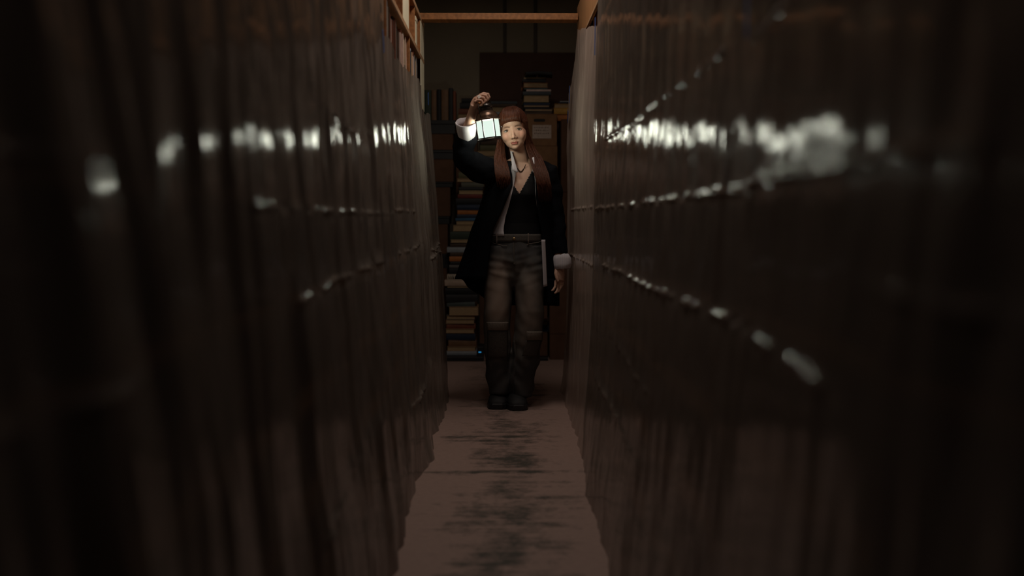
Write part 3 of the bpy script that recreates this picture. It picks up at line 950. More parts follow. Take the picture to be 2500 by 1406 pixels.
def shell(name, bm, thick, m, parent, smooth=True, sub=0):
    o = link(name, bm, None, smooth=smooth)
    if sub:
        q = o.modifiers.new('u', 'SUBSURF'); q.levels = sub; q.render_levels = sub
    md = o.modifiers.new('t', 'SOLIDIFY'); md.thickness = thick; md.offset = 0
    dg = bpy.context.evaluated_depsgraph_get()
    me = bpy.data.meshes.new_from_object(o.evaluated_get(dg))
    o.modifiers.clear(); old = o.data; o.data = me; bpy.data.meshes.remove(old)
    me.name = name
    me.materials.clear(); me.materials.append(m)
    if smooth:
        for p in me.polygons: p.use_smooth = True
    o.parent = parent
    o.matrix_parent_inverse = parent.matrix_world.inverted()
    return o


def attr_mat(name, rough, spec, sss=0.0, bump=0.0, bscale=300, sheen=0.0):
    m = bpy.data.materials.new(name)
    m.use_nodes = True
    nt = m.node_tree
    b = nt.nodes['Principled BSDF']
    a = nt.nodes.new('ShaderNodeVertexColor'); a.layer_name = 'tint'
    nt.links.new(a.outputs['Color'], b.inputs['Base Color'])
    b.inputs['Roughness'].default_value = rough
    b.inputs['Specular IOR Level'].default_value = spec
    if sheen: b.inputs['Sheen Weight'].default_value = sheen
    if sss:
        b.inputs['Subsurface Weight'].default_value = sss
        b.inputs['Subsurface Radius'].default_value = (0.012, 0.004, 0.002)
        b.inputs['Subsurface Scale'].default_value = 1.0
    if bump:
        n = nt.nodes.new('ShaderNodeTexNoise'); n.inputs['Scale'].default_value = bscale
        bp = nt.nodes.new('ShaderNodeBump'); bp.inputs['Strength'].default_value = bump; bp.inputs['Distance'].default_value = 0.002
        nt.links.new(n.outputs['Fac'], bp.inputs['Height']); nt.links.new(bp.outputs[0], b.inputs['Normal'])
    return m


def tint(o, f):
    a = o.data.color_attributes.new('tint', 'FLOAT_COLOR', 'POINT')
    mw = o.matrix_world
    for i, v in enumerate(o.data.vertices):
        c = f(v.co)
        a.data[i].color = (c[0], c[1], c[2], 1)


bpy.context.view_layer.update()
per = tag(empty('person', PP(1245, 985, 0.05)), 'person in long black coat and faded baggy jeans, holding up a lit lantern', 'person')
per.location.z = 0
bpy.context.view_layer.update()

M_SKIN = attr_mat('skin', 0.5, 0.35, sss=0.12)
M_HAIR = mat('auburn_hair', (0.066, 0.0185, 0.0075), 0.5, var=0.4, scale=120, spec=0.28)
M_COAT = mat('black_wool', (0.0065, 0.007, 0.009), 0.95, var=0.3, scale=200, spec=0.05)
M_CAMI = mat('black_camisole', (0.006, 0.006, 0.007), 0.8, var=0.2, scale=100, spec=0.2)
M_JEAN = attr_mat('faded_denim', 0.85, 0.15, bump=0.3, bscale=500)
M_SHOE = mat('black_shoe_leather', (0.008, 0.008, 0.009), 0.7, var=0.2, scale=60)

# striped shirt cloth
M_SHIRT = mat('striped_shirt', (0.60, 0.57, 0.58), 0.85, var=0.05, scale=60, spec=0.15)
_nt = M_SHIRT.node_tree
_wv = _nt.nodes.new('ShaderNodeTexWave'); _wv.inputs['Scale'].default_value = 55; _wv.bands_direction = 'X'
_rp = _nt.nodes.new('ShaderNodeValToRGB'); _rp.color_ramp.elements[0].position = 0.12; _rp.color_ramp.elements[1].position = 0.35
_rp.color_ramp.elements[0].color = (0.40, 0.40, 0.47, 1); _rp.color_ramp.elements[1].color = (0.62, 0.58, 0.59, 1)
_tc = _nt.nodes.new('ShaderNodeTexCoord')
_nt.links.new(_tc.outputs['Object'], _wv.inputs['Vector']); _nt.links.new(_wv.outputs['Fac'], _rp.inputs['Fac'])
_nt.links.new(_rp.outputs['Color'], _nt.nodes['Principled BSDF'].inputs['Base Color'])

# torso: y px, centre px, half width px, half depth m
TORSO = [(398, 1272, 34, 0.058), (408, 1272, 58, 0.066), (420, 1271, 66, 0.080), (445, 1270, 64, 0.100), (475, 1269, 60, 0.108), (510, 1267, 54, 0.096), (545, 1264, 52, 0.090), (575, 1262, 58, 0.096), (610, 1261, 62, 0.105), (640, 1260, 62, 0.105), (665, 1259, 56, 0.09)]


def bust(px, py):
    return 0.020 * (math.exp(-((px - 1246) / 17) ** 2 - ((py - 474) / 22) ** 2) + math.exp(-((px - 1291) / 17) ** 2 - ((py - 472) / 22) ** 2))


def torso_front(px, py, grow=0.0):
    c, hw, hd = interp(TORSO, py)
    u = max(-0.98, min(0.98, (px - c) / (hw + grow / S)))
    return -(hd + grow) * math.sqrt(1 - u * u) - bust(px, py) + 0.01


def ring_px(py, c, hw, hd, n=28, dy=0.0, tiltz=0.0):
    p = []
    for k in range(n):
        a = 2 * math.pi * k / n
        p.append(PP(c + hw * math.cos(a), py, dy + hd * math.sin(a)))
    return p


HM = Matrix.Translation(PP(1253.5, 318.5, -0.045)) @ Matrix.Rotation(R(-8.5), 4, 'Y') @ Matrix.Rotation(R(-5), 4, 'Z') @ Matrix.Rotation(R(3), 4, 'X')
HI = HM.inverted()

bm = bmesh.new()
rows = []
for i in range(0, 28):
    py = 398 + (665 - 398) * i / 27
    c, hw, hd = interp(TORSO, py)
    r_ = []
    for k in range(36):
        a = 2 * math.pi * k / 36
        px = c + hw * 0.985 * math.cos(a)
        dy = hd * math.sin(a)
        if dy < 0: dy -= bust(px, py)
        r_.append(PP(px, py, dy + 0.01))
    rows.append(r_)
loft(bm, rows)
# neck and trapezius
tube(bm, [PP(1273, 432, 0.02), PP(1272, 405, 0.015), PP(1269, 385, 0.0), PP(1261, 345, -0.015)], [(0.075, 0.06), (0.056, 0.052), (0.047, 0.048), (0.048, 0.05)], 20)
tube(bm, [PP(1225, 414, 0.02), PP(1255, 399, 0.015), PP(1290, 399, 0.015), PP(1322, 414, 0.02)], [0.035, 0.036, 0.036, 0.035], 12)
# head
E = lambda c, r, u=24, v=16: ellipsoid(bm, c, r, M=HM, u=u, v=v)
HT = lambda pts, rr, seg=10: tube(bm, [HM @ Vector(p) for p in pts], rr, seg)
E((0, 0.022, 0.036), (0.073, 0.092, 0.082), 32, 22)
E((0, -0.010, -0.020), (0.0690, 0.068, 0.074), 28, 20)
E((0, -0.020, -0.060), (0.0530, 0.052, 0.042))
E((0, -0.034, -0.078), (0.036, 0.040, 0.028))
E((0, -0.060, -0.091), (0.019, 0.0165, 0.0145))
for s in (-1, 1):
    E((s * 0.038, -0.044, -0.028), (0.026, 0.024, 0.028))
    E((s * 0.0115, -0.0805, -0.0420), (0.0074, 0.009, 0.0065), 14, 10)
    if False: HT([(s * 0.012, -0.0735, 0.018), (s * 0.030, -0.0695, 0.022), (s * 0.050, -0.052, 0.018)], [0.0045, 0.0055, 0.005])
    E((s * 0.0665, 0.020, -0.012), (0.008, 0.016, 0.026), 14, 10)
E((0, -0.032, 0.042), (0.056, 0.046, 0.044))
HT([(0, -0.063, 0.018), (0, -0.0695, -0.003), (0, -0.0825, -0.024), (0, -0.0910, -0.036)], [0.0105, 0.0090, 0.0088, 0.0094], 14)
E((0, -0.0925, -0.0385), (0.0096, 0.0095, 0.0085), 16, 12)
E((0, -0.0730, -0.0645), (0.0205, 0.0085, 0.0055), 18, 10)
E((-0.006, -0.077, -0.0625), (0.010, 0.0070, 0.0048), 14, 8)
E((0.006, -0.077, -0.0625), (0.010, 0.0070, 0.0048), 14, 8)
E((0, -0.0735, -0.0735), (0.0185, 0.0095, 0.0066), 18, 10)
# raised arm
SH_R, EL_R, WR_R = PP(1212, 418, 0.01), PP(1126, 380, -0.15), PP(1156, 264, -0.335)
tube(bm, [PP(1236, 428, 0.015), SH_R, SH_R.lerp(EL_R, 0.5), EL_R], [0.05, 0.052, 0.043, 0.038], 16)
FO = lambda t: EL_R.lerp(WR_R, t)
tube(bm, [FO(-0.06), FO(0.15), FO(0.35), FO(0.7), FO(1.0), FO(1.08)], [0.034, 0.040, 0.038, 0.0275, (0.0245, 0.019), (0.024, 0.018)], 16)
DH = -0.345
Hd = lambda px, py, d=0.0: PP(px, py, DH + d)
tube(bm, [Hd(1156, 265, 0.008), Hd(1158, 256, 0.004), Hd(1164, 247, -0.004), Hd(1168, 239, -0.006)], [(0.020, 0.020), (0.021, 0.026), (0.018, 0.031), (0.012, 0.026)], 14)
FING = []
for k, b_ in enumerate(BAR):
    c = b_
    q = lambda dx, dz, dy=0.0, c=c: Vector((c.x + dx * S, c.y + dy, c.z - dz * S))
    e = (1.0, 1.05, 1.0, 0.85)[k]
    FING.append([q(-13 * e, -4 * e), q(-5 * e, -8.2 * e), q(5 * e, -6.2 * e, -0.002), q(8.2 * e, 0.5 * e, -0.002), q(4.5 * e, 6.6 * e), q(-2.5 * e, 7.2 * e)])
for k, f in enumerate(FING):
    r0 = (0.0083, 0.0087, 0.0082, 0.0070)[k]
    tube(bm, [Hd(1162.5, 247 + 2.0 * (k - 1), -0.004)] + f, [r0, r0 * 1.10, r0 * 1.04, r0, r0 * 0.98, r0 * 0.92, r0 * 0.74], 10)
    for q, rr in ((f[0], r0 * 1.13), (f[-1], r0 * 0.76), (f[2], r0 * 1.05)):
        ellipsoid(bm, q, (rr, rr, rr), u=12, v=8)
tube(bm, [Hd(1161, 256, 0.012), Hd(1167, 252, 0.030), Hd(1177, 246, 0.034), Hd(1186, 243, 0.028)], [0.012, 0.0108, 0.0092, 0.0075], 10)
# lowered arm
tube(bm, [PP(1306, 428, 0.02), PP(1334, 420, 0.015), PP(1352, 520, 0.03), PP(1365, 638, -0.03)], [0.05, 0.050, 0.038, 0.026], 16)
HL = lambda px, py, d=0.0: PP(px, py, -0.045 + d)
tube(bm, [HL(1365, 634, 0.012), HL(1366, 652, 0.008), HL(1367, 670, 0.0), HL(1367, 686, -0.006)], [(0.024, 0.020), (0.030, 0.020), (0.036, 0.018), (0.034, 0.014)], 14)
for k, (px, py, d) in enumerate(((1356.5, 687, -0.022), (1363, 690, -0.010), (1369.5, 689, 0.004), (1375, 685, 0.018))):
    L_ = (13, 15, 14, 11)[k]
    r0 = (0.0078, 0.0080, 0.0076, 0.0066)[k]
    tube(bm, [HL(1367, 676, 0.0), HL(px, py, d), HL(px - 1.5, py + L_, d - 0.008), HL(px - 6, py + L_ * 1.62, d - 0.022), HL(px - 10, py + L_ * 1.72, d - 0.032)], [r0, r0 * 1.1, r0, r0 * 0.92, r0 * 0.72], 10)
tube(bm, [HL(1359, 656, -0.008), HL(1357, 668, -0.024), HL(1360, 680, -0.034), HL(1363, 688, -0.036)], [0.012, 0.0115, 0.0098, 0.0075], 10)
# legs inside the trousers
tube(bm, [PP(1230, 640, 0.01), PP(1218, 790, -0.01), PP(1216, 950, 0.07), PP(1216, 978, 0.07)], [0.078, 0.05, 0.034, 0.034], 14)
tube(bm, [PP(1290, 640, 0.01), PP(1292, 790, -0.03), PP(1268, 950, 0.05), PP(1267, 982, 0.05)], [0.078, 0.05, 0.034, 0.034], 14)
body = remesh('body', bm, 0.0032, 6, M_SKIN, per)

# eye sockets, mouth line and the corner of the nose pressed into the face
EX = 0.0335
for v in body.data.vertices:
    h = HI @ (per.matrix_world @ v.co if False else v.co)
    if -0.13 < h.y < -0.03 and abs(h.x) < 0.08 and -0.12 < h.z < 0.09:
        d = 0.0
        for s in (-1, 1):
            d += 0.0065 * math.exp(-((h.x - s * EX) / 0.0175) ** 2 - ((h.z + 0.001) / 0.0095) ** 2)
        d += 0.0040 * math.exp(-(h.x / 0.021) ** 2 - ((h.z + 0.0685) / 0.0016) ** 2)
        d += 0.0030 * math.exp(-(h.x / 0.016) ** 2 - ((h.z + 0.0835) / 0.0045) ** 2)
        if d > 1e-5:
            v.co = HM @ (h + Vector((0, d, 0)))


def skin_col(co):
    c = Vector((0.53, 0.325, 0.235))
    h = HI @ co
    if h.length < 0.2:
        if h.y < -0.02:
            for s in (-1, 1):
                c = c.lerp(Vector((0.60, 0.27, 0.20)), 0.55 * math.exp(-((h.x - s * 0.042) / 0.02) ** 2 - ((h.z + 0.03) / 0.02) ** 2))
                bx = abs(h.x) if h.x * s > 0 else 9
                bz = h.z - (0.0165 + 0.005 * math.sin(min(1, max(0, (bx - 0.012) / 0.04)) * math.pi))
                if 0.013 < bx < 0.055:
                    c = c.lerp(Vector((0.10, 0.045, 0.026)), 0.95 * math.exp(-(bz / 0.0036) ** 2) * min(1, (0.055 - bx) / 0.02))
                c = c.lerp(Vector((0.30, 0.15, 0.10)), 0.5 * math.exp(-((h.x - s * EX) / 0.016) ** 2 - ((h.z - 0.0045) / 0.006) ** 2))  # shading of the eyelid crease, tinted into the skin
            lw = 0.0200
            if abs(h.x) < lw:
                up_ = 0.0062 * math.cos(h.x / lw * 1.45) ** 0.6 + (0.0008 if 0.004 < abs(h.x) < 0.012 else 0)
                dn_ = 0.0100 * math.cos(h.x / lw * 1.45) ** 0.7
                t = h.z + 0.0685
                if -dn_ < t < up_:
                    c = Vector((0.36, 0.105, 0.080))
                    if abs(t) < 0.0012: c = Vector((0.16, 0.045, 0.035))
            if abs(abs(h.x) - 0.0068) < 0.0032 and abs(h.z + 0.0462) < 0.0022 and h.y < -0.078:
                c = Vector((0.16, 0.07, 0.05))
    return c


tint(body, skin_col)


def face_y(x, z):
    """Front of the face in head space."""
    return min((h.y for h in HEADV if abs(h.x - x) < 0.004 and abs(h.z - z) < 0.004), default=-0.06)


HEADV = [h for h in (HI @ v.co for v in body.data.vertices) if h.length < 0.2]
M_EYE = attr_mat('eye', 0.12, 0.5)
for s in (-1, 1):
    ey = face_y(s * EX, -0.001)
    bm = bmesh.new()
    c_ = Vector((s * EX, ey + 0.0068, -0.0008))
    ellipsoid(bm, c_, (0.0145, 0.0100, 0.0078), M=HM, u=40, v=28)
    o = link('eye', bm, M_EYE, per, smooth=True); o.matrix_parent_inverse = per.matrix_world.inverted()
    ir = Vector((s * EX + 0.001, 0, 0.0003))

    def eye_col(co, ir=ir, c_=c_):
        h = HI @ co
        if h.y > c_.y: return (0.4, 0.35, 0.3)
        q = math.hypot(h.x - ir.x, h.z - ir.z)
        return (0.01, 0.008, 0.007) if q < 0.0030 else ((0.085, 0.055, 0.035) if q < 0.0062 else (0.42, 0.36, 0.33))
    tint(o, eye_col)
    bm = bmesh.new()
    arc = []
    for k in range(9):
        u = -1 + 2 * k / 8
        x = s * EX + u * 0.0158
        z = 0.0066 * (1 - u * u) - 0.0006
        y = c_.y - 0.0106 * math.sqrt(max(0.02, 1 - u * u * 0.95))
        arc.append(HM @ Vector((x, y, z)))
    tube(bm, arc, [0.0009 + 0.0014 * math.sin(math.pi * k / 8) for k in range(9)], 8)
    o = link('eyelashes', bm, mat('dark_lashes', (0.03, 0.018, 0.012), 0.6), per, smooth=True); o.matrix_parent_inverse = per.matrix_world.inverted()

# hair: combed strands over the crown, a short blunt fringe and long locks down the chest
rh = random.Random(21)
bm = bmesh.new()
ellipsoid(bm, (0, 0.026, 0.040), (0.078, 0.094, 0.085), M=HM, u=36, v=24)
# trim the under-shell away from the face
dele = [f for f in bm.faces if (lambda h: h.y < -0.015 and h.z < 0.075 or h.z < -0.03)(HI @ f.calc_center_median())]
bmesh.ops.delete(bm, geom=dele, context='FACES')


def cap_pt(x, y, th, lay):
    """Point over the skull: th runs from the parting (0) to the side."""
    k = math.sqrt(max(0.02, 1 - ((y - 0.026) / 0.100) ** 2))
    return Vector((x * (0.0775 + lay) * k * math.sin(th), y, 0.040 + (0.087 + lay) * k * math.cos(th)))


for i in range(620):
    s = -1 if i % 2 else 1
    y = rh.uniform(-0.044, 0.112)
    lay = rh.uniform(0.0, 0.007)
    pts = [HM @ cap_pt(s, y, th, lay) for th in (0.03, 0.3, 0.6, 0.9, 1.2, 1.5, 1.75)]
    front = max(0.0, min(1.0, (0.055 - y) / 0.08))
    last = pts[-1]
    if s < 0:
        t = rh.random()
        q = [(1214 + 16 * t, 352, -0.06 + 0.05 * t), (1223 + 26 * (t - 0.6), 385, -0.09 + 0.05 * t), (1228 + 36 * (t - 0.55), 420, -0.135 + 0.03 * t), (1231 + 30 * (t - 0.5), rh.uniform(436, 462), -0.140 + 0.02 * t)]
    else:
        t = rh.random()
        q = [(1283 + 18 * t, 352, -0.05 + 0.06 * t), (1292 + 30 * t, 385, -0.07 + 0.06 * t), (1305 + 34 * t, 425, -0.13 + 0.04 * t), (1316 + 32 * t, rh.uniform(455, 496), -0.14 + 0.03 * t)]
    if rh.random() > 0.25 + 0.7 * front:        # behind the shoulders
        q = [(a + (10 if s < 0 else -6), b, 0.085 + 0.03 * t) for a, b, c in q[:2]] + [(q[2][0] + (18 if s < 0 else -14), 415, 0.11 + 0.02 * t)]
    pts += [PP(a + rh.uniform(-1.5, 1.5), b, c) for a, b, c in q]
    r0 = rh.uniform(0.0016, 0.0030)
    n = len(pts)
    # smooth the polyline
    sm = []
    for k in range(n - 1):
        p0, p1, p2, p3 = pts[max(0, k - 1)], pts[k], pts[k + 1], pts[min(n - 1, k + 2)]
        for u in (0, 0.5):
            sm.append(0.5 * ((2 * p1) + (p2 - p0) * u + (2 * p0 - 5 * p1 + 4 * p2 - p3) * u * u + (3 * p1 - p0 - 3 * p2 + p3) * u ** 3))
    sm.append(pts[-1])
    tube(bm, sm, [r0 * (1 if k < len(sm) - 4 else 0.35 + 0.16 * (len(sm) - 1 - k)) for k in range(len(sm))], 5, cap=True)
for i in range(330):                             # fringe
    u = rh.uniform(-1, 1)
    lay = rh.uniform(0.0, 0.006)
    x1 = u * 0.060
    zend = 0.0475 - 0.020 * abs(u) ** 3 + rh.uniform(-0.0022, 0.0022)
    yend = -0.070 * math.sqrt(max(0.03, 1 - (u * 0.86) ** 2)) - 0.010
    pts = [Vector((x1 * 0.30, 0.005, 0.127 + lay)), Vector((x1 * 0.62, -0.035, 0.119 + lay)), Vector((x1 * 0.86, -0.062 * (1 - 0.25 * u * u) - lay * 0.6, 0.097 + lay * 0.5)), Vector((x1 * 0.97, yend + 0.004 - lay * 0.7, 0.075)), Vector((x1, yend - lay * 0.7, zend))]
    r0 = rh.uniform(0.0018, 0.0028)
    tube(bm, [HM @ p for p in pts], [r0, r0, r0, r0, r0 * 0.6], 5)
hair = link('hair', bm, M_HAIR, per, smooth=True); hair.matrix_parent_inverse = per.matrix_world.inverted()
hair['label'] = 'long auburn hair with a short blunt fringe'

# jeans
LEGS = {
    'a': [(600, 1226, 36, 0.105, 0.005), (640, 1222, 36, 0.108, 0.0), (700, 1218.5, 34.5, 0.098, -0.01), (760, 1214.5, 33.5, 0.092, -0.015), (800, 1212.5, 32.5, 0.09, 0.0), (860, 1214.5, 32.5, 0.09, 0.025), (910, 1217, 31, 0.088, 0.05), (940, 1219, 28.5, 0.088, 0.06), (962, 1219, 25, 0.085, 0.06)],
    'b': [(600, 1294, 35, 0.105, 0.005), (640, 1292.5, 36, 0.108, -0.005), (700, 1291.5, 36, 0.10, -0.025), (760, 1293.5, 34.5, 0.094, -0.035), (820, 1290, 35, 0.092, -0.015), (880, 1281, 34, 0.09, 0.015), (930, 1273.5, 31, 0.088, 0.04), (950, 1273.5, 29, 0.088, 0.045), (968, 1274, 25, 0.085, 0.045)],
}
bm = bmesh.new()
rows = [ring_px(py, c, hw, hd, 32) for py, c, hw, hd in ((573, 1262, 64.5, 0.108), (590, 1261.5, 65.5, 0.112), (615, 1260.5, 67.5, 0.117), (640, 1259, 69, 0.118), (660, 1258, 66, 0.105), (668, 1257, 57, 0.098), (684, 1257, 30, 0.085), (700, 1256, 12, 0.06))]
loft(bm, rows)
for q in LEGS.values():
    rows = []
    for i in range(40):
        py = q[0][0] + (q[-1][0] - q[0][0]) * i / 39
        c, hw, hd, dy = interp(q, py)
        rows.append(ring_px(py, c, hw, hd, 30, dy))
    loft(bm, rows)
jeans = remesh('jeans', bm, 0.006, 2, M_JEAN, per)
JN = [v.normal.copy() for v in jeans.data.vertices]
for v, n in zip(jeans.data.vertices, JN):
    co = v.co
    dz = co.z
    hip = math.exp(-((dz - 0.80) / 0.09) ** 2)
    kn = math.exp(-((dz - 0.30) / 0.16) ** 2) + 0.6 * math.exp(-((dz - 0.08) / 0.09) ** 2)
    side = 1 if co.x > PP(1256, 650).x else -1
    cx = PP(1256, 650).x
    w1 = noise.noise((co.x * 5, co.y * 5, (dz - 0.25 * abs(co.x - cx)) * 34 + side * 3.3))
    w2 = noise.noise((co.x * 11, co.y * 11, dz * 16 + 4 * side + 0.5 * side * co.x * 20))
    w3 = noise.noise((co.x * 18 + dz * 9 * side, co.y * 9, dz * 5 + 7))
    v.co = co + n * (0.0100 * hip * w1 + 0.011 * kn * w2 + 0.007 * w3)


def wash_shade(co):
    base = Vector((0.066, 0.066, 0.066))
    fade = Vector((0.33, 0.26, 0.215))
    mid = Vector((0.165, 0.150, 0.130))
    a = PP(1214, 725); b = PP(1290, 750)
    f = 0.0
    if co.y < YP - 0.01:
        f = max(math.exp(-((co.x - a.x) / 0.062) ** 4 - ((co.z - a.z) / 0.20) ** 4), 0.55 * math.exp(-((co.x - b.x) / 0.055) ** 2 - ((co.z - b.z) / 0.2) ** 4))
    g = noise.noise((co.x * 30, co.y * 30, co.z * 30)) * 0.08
    c = base.lerp(mid, min(1, max(0, 0.5 + g * 3 - 0.7 * math.exp(-((co.z - 0.15) / 0.15) ** 2) - 0.6 * math.exp(-((co.z - 0.93) / 0.12) ** 2))))  # waist darker: shade over the pelvis is mixed into the denim colour
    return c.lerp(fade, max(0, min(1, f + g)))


tint(jeans, wash_shade)


def leg_patch(name, leg, px0, px1, py0, py1, lift, thick, m, skew=0.0, nx=10, ny=6):
    q = LEGS[leg]
    b = bmesh.new()
    g = []
    for i in range(ny + 1):
        py = py0 + (py1 - py0) * i / ny
        c, hw, hd, dy = interp(q, py)
        row = []
        for k in range(nx + 1):
            px = px0 + (px1 - px0) * k / nx + skew * i / ny
            u = max(-0.97, min(0.97, (px - c) / hw))
            row.append(b.verts.new(PP(px, py, dy - hd * math.sqrt(1 - u * u) - lift - 0.003 * math.sin(math.pi * i / ny))))
        g.append(row)
    for i in range(ny):
        for k in range(nx):
            b.faces.new((g[i][k], g[i][k + 1], g[i + 1][k + 1], g[i + 1][k]))
    o = shell(name, b, thick, m, per)
    return o


M_DENIM2 = mat('denim_flap', (0.19, 0.162, 0.138), 0.85, var=0.2, scale=150, spec=0.15)
M_DENIM3 = mat('denim_pocket', (0.085, 0.077, 0.068), 0.85, var=0.2, scale=150, spec=0.15)
for nm, ch in (('pocket_flap', leg_patch('pocket_flap', 'a', 1189, 1240, 786, 806, 0.014, 0.008, M_DENIM2)), ('pocket_flap', leg_patch('pocket_flap', 'b', 1286, 1323, 809, 830, 0.014, 0.008, M_DENIM2))):
    pass
leg_patch('cargo_pocket', 'a', 1191, 1239, 807, 872, 0.009, 0.009, M_DENIM3, ny=10)
leg_patch('cargo_pocket', 'b', 1284, 1320, 831, 868, 0.009, 0.009, M_DENIM3, skew=-9, ny=10)
# waistband, loops, button, slanted pocket edges
bm = bmesh.new()
rows = []
for py in (571, 577, 585, 591):
    rows.append(ring_px(py, 1262, 66 if py < 590 else 66.5, 0.113, 40))
loft(bm, rows, cap=False)
shell('waistband', bm, 0.006, M_DENIM3, per)


def waist_y(px): return -0.116 * math.sqrt(max(0.03, 1 - ((px - 1262) / 66.5) ** 2))


for px in (1213, 1290):
    bm = bmesh.new(); tube(bm, [PP(px, 570, waist_y(px) - 0.002), PP(px, 575, waist_y(px) - 0.007), PP(px, 588, waist_y(px) - 0.007), PP(px, 593, waist_y(px) - 0.002)], [(0.005, 0.0022)] * 4, 8)
    o = link('belt_loop', bm, M_DENIM2, per); o.matrix_parent_inverse = per.matrix_world.inverted()
bm = bmesh.new(); ellipsoid(bm, PP(1255, 583, -0.119), (0.009, 0.004, 0.009), u=14, v=8); o = link('button', bm, mat('brass', (0.35, 0.24, 0.12), 0.35, metal=0.9), per); o.matrix_parent_inverse = per.matrix_world.inverted()
for pts in ([(1199, 588), (1206, 594), (1226, 599), (1238, 599)], [(1286, 597), (1298, 594), (1314, 592), (1322, 588)]):
    bm = bmesh.new(); tube(bm, [PP(a, b_, waist_y(a) - 0.003) for a, b_ in pts], 0.0017, 8)
    o = link('pocket_edge', bm, M_DENIM2, per); o.matrix_parent_inverse = per.matrix_world.inverted()
bm = bmesh.new(); tube(bm, [PP(1254, 592, -0.117), PP(1255, 620, -0.1215), PP(1256, 645, -0.122)], [(0.006, 0.003)] * 3, 8)
o = link('fly_seam', bm, M_DENIM3, per); o.matrix_parent_inverse = per.matrix_world.inverted()

# camisole with a scalloped V neck
bm = bmesh.new()
vv = {}


def cv(px, py):
    k = (round(px, 2), round(py, 2))
    if k not in vv: vv[k] = bm.verts.new(PP(px, py, torso_front(px, py, 0.006)))
    return vv[k]


step = 1.5
py = 404.0
while py < 578:
    c, hw, hd = interp(TORSO, py)
    px = round((c - hw * 0.97) / step) * step
    while px < c + hw * 0.97:
        mx, my = px + step / 2, py + step / 2
        sc = 1.3 * math.sin(my * 1.1)
        lv = 1240 + (my - 432) * (1268 - 1240) / 43.0 - sc
        rv = 1303 - (my - 412) * (1303 - 1268) / 63.0 + sc
        keep = my > 475 + 0.6 * math.sin(mx) or (my > 430 and mx < lv) or (mx > rv and (my > 424 or mx < rv + 9))
        if keep:
            bm.faces.new((cv(px, py), cv(px + step, py), cv(px + step, py + step), cv(px, py + step)))
        px += step
    py += step
shell('camisole', bm, 0.003, M_CAMI, per)
bm = bmesh.new()                                  # lace edge
pts = []
for k in range(36):
    my = 414 + (475 - 414) * k / 35
    px = 1303 - (my - 412) * 35 / 63.0 + 1.0 * math.sin(k * 1.6)
    pts.append(PP(px, my, torso_front(px, my, 0.008)))
for k in range(20):
    my = 475 - 40 * k / 19
    px = 1268 - 28 * (475 - my) / 43.0 - 1.0 * math.sin(k * 1.6)
    pts.append(PP(px, my, torso_front(px, my, 0.008)))
tube(bm, pts, 0.0022, 6)
o = link('lace_trim', bm, mat('lace', (0.018, 0.02, 0.024), 0.7), per, smooth=True); o.matrix_parent_inverse = per.matrix_world.inverted()


def wrap(rows, n=54, wob=0.0, seed=0.0):
    """Open garment shell: rows of (y px, outer left, front left edge, front right edge, outer right, half depth m). Runs from the left front edge round the back to the right front edge."""
    out = []
    for ri, (py, ol, fl, fr, orr, hd) in enumerate(rows):
        c, hx = (ol + orr) / 2, (orr - ol) / 2
        a0 = math.acos(max(-0.99, min(0.99, (fl - c) / hx)))
        a1 = math.acos(max(-0.99, min(0.99, (fr - c) / hx)))
        # angle measured so that the front half has dy < 0
        r_ = []
        for k in range(n + 1):
            t = k / n
            a = a0 + (2 * math.pi - a0 + a1 - 0.0) * t       # a0 (front, left) -> pi (left side) -> back -> 2 pi + a1 (front right)
            px = c + hx * math.cos(a)
            dy = -hd * math.sin(a)
            if dy < 0: dy -= bust(px, py) * 0.9
            w = wob * max(0, (py - 470) / 250.0)
            if w:
                f = noise.noise((k * 0.35, py * 0.004, seed)) * w
                px += f / S * math.cos(a); dy -= f * math.sin(a)
            r_.append(PP(px, py, dy + 0.01))
        out.append(r_)
    return out


def dense(rows, n):
    ys = [rows[0][0] + (rows[-1][0] - rows[0][0]) * i / n for i in range(n + 1)]
    return [(y,) + interp(rows, y) for y in ys]


# shirt worn open under the coat: body, collar leaves, cuffs, tail
bm = bmesh.new()
srows = [(398, 1238, 1256, 1300, 1306, 0.070), (408, 1216, 1259, 1302, 1328, 0.080), (420, 1208, 1261, 1304, 1336, 0.092), (440, 1206, 1257, 1306, 1335, 0.112), (470, 1208, 1250.5, 1307, 1332, 0.122), (500, 1206, 1243, 1310, 1326, 0.118),
         (530, 1202, 1234, 1318, 1325, 0.118), (560, 1196, 1229, 1324, 1330, 0.125), (576, 1194, 1231, 1326, 1332, 0.130)]
loft(bm, wrap(dense(srows, 26), 50), cap=False, closed=False)


def patch(b, quad, nx=6, ny=8, bulge=0.0):
    """Bilinear sheet through four world corners tl, tr, br, bl."""
    tl, tr_, br, bl = quad
    g = []
    for i in range(ny + 1):
        v = i / ny
        row = []
        for k in range(nx + 1):
            u = k / nx
            p = tl.lerp(tr_, u).lerp(bl.lerp(br, u), v)
            p = p + Vector((0, -bulge * math.sin(math.pi * u) * math.sin(math.pi * v), 0))
            row.append(b.verts.new(p))
        g.append(row)
    for i in range(ny):
        for k in range(nx):
            b.faces.new((g[i][k], g[i][k + 1], g[i + 1][k + 1], g[i + 1][k]))


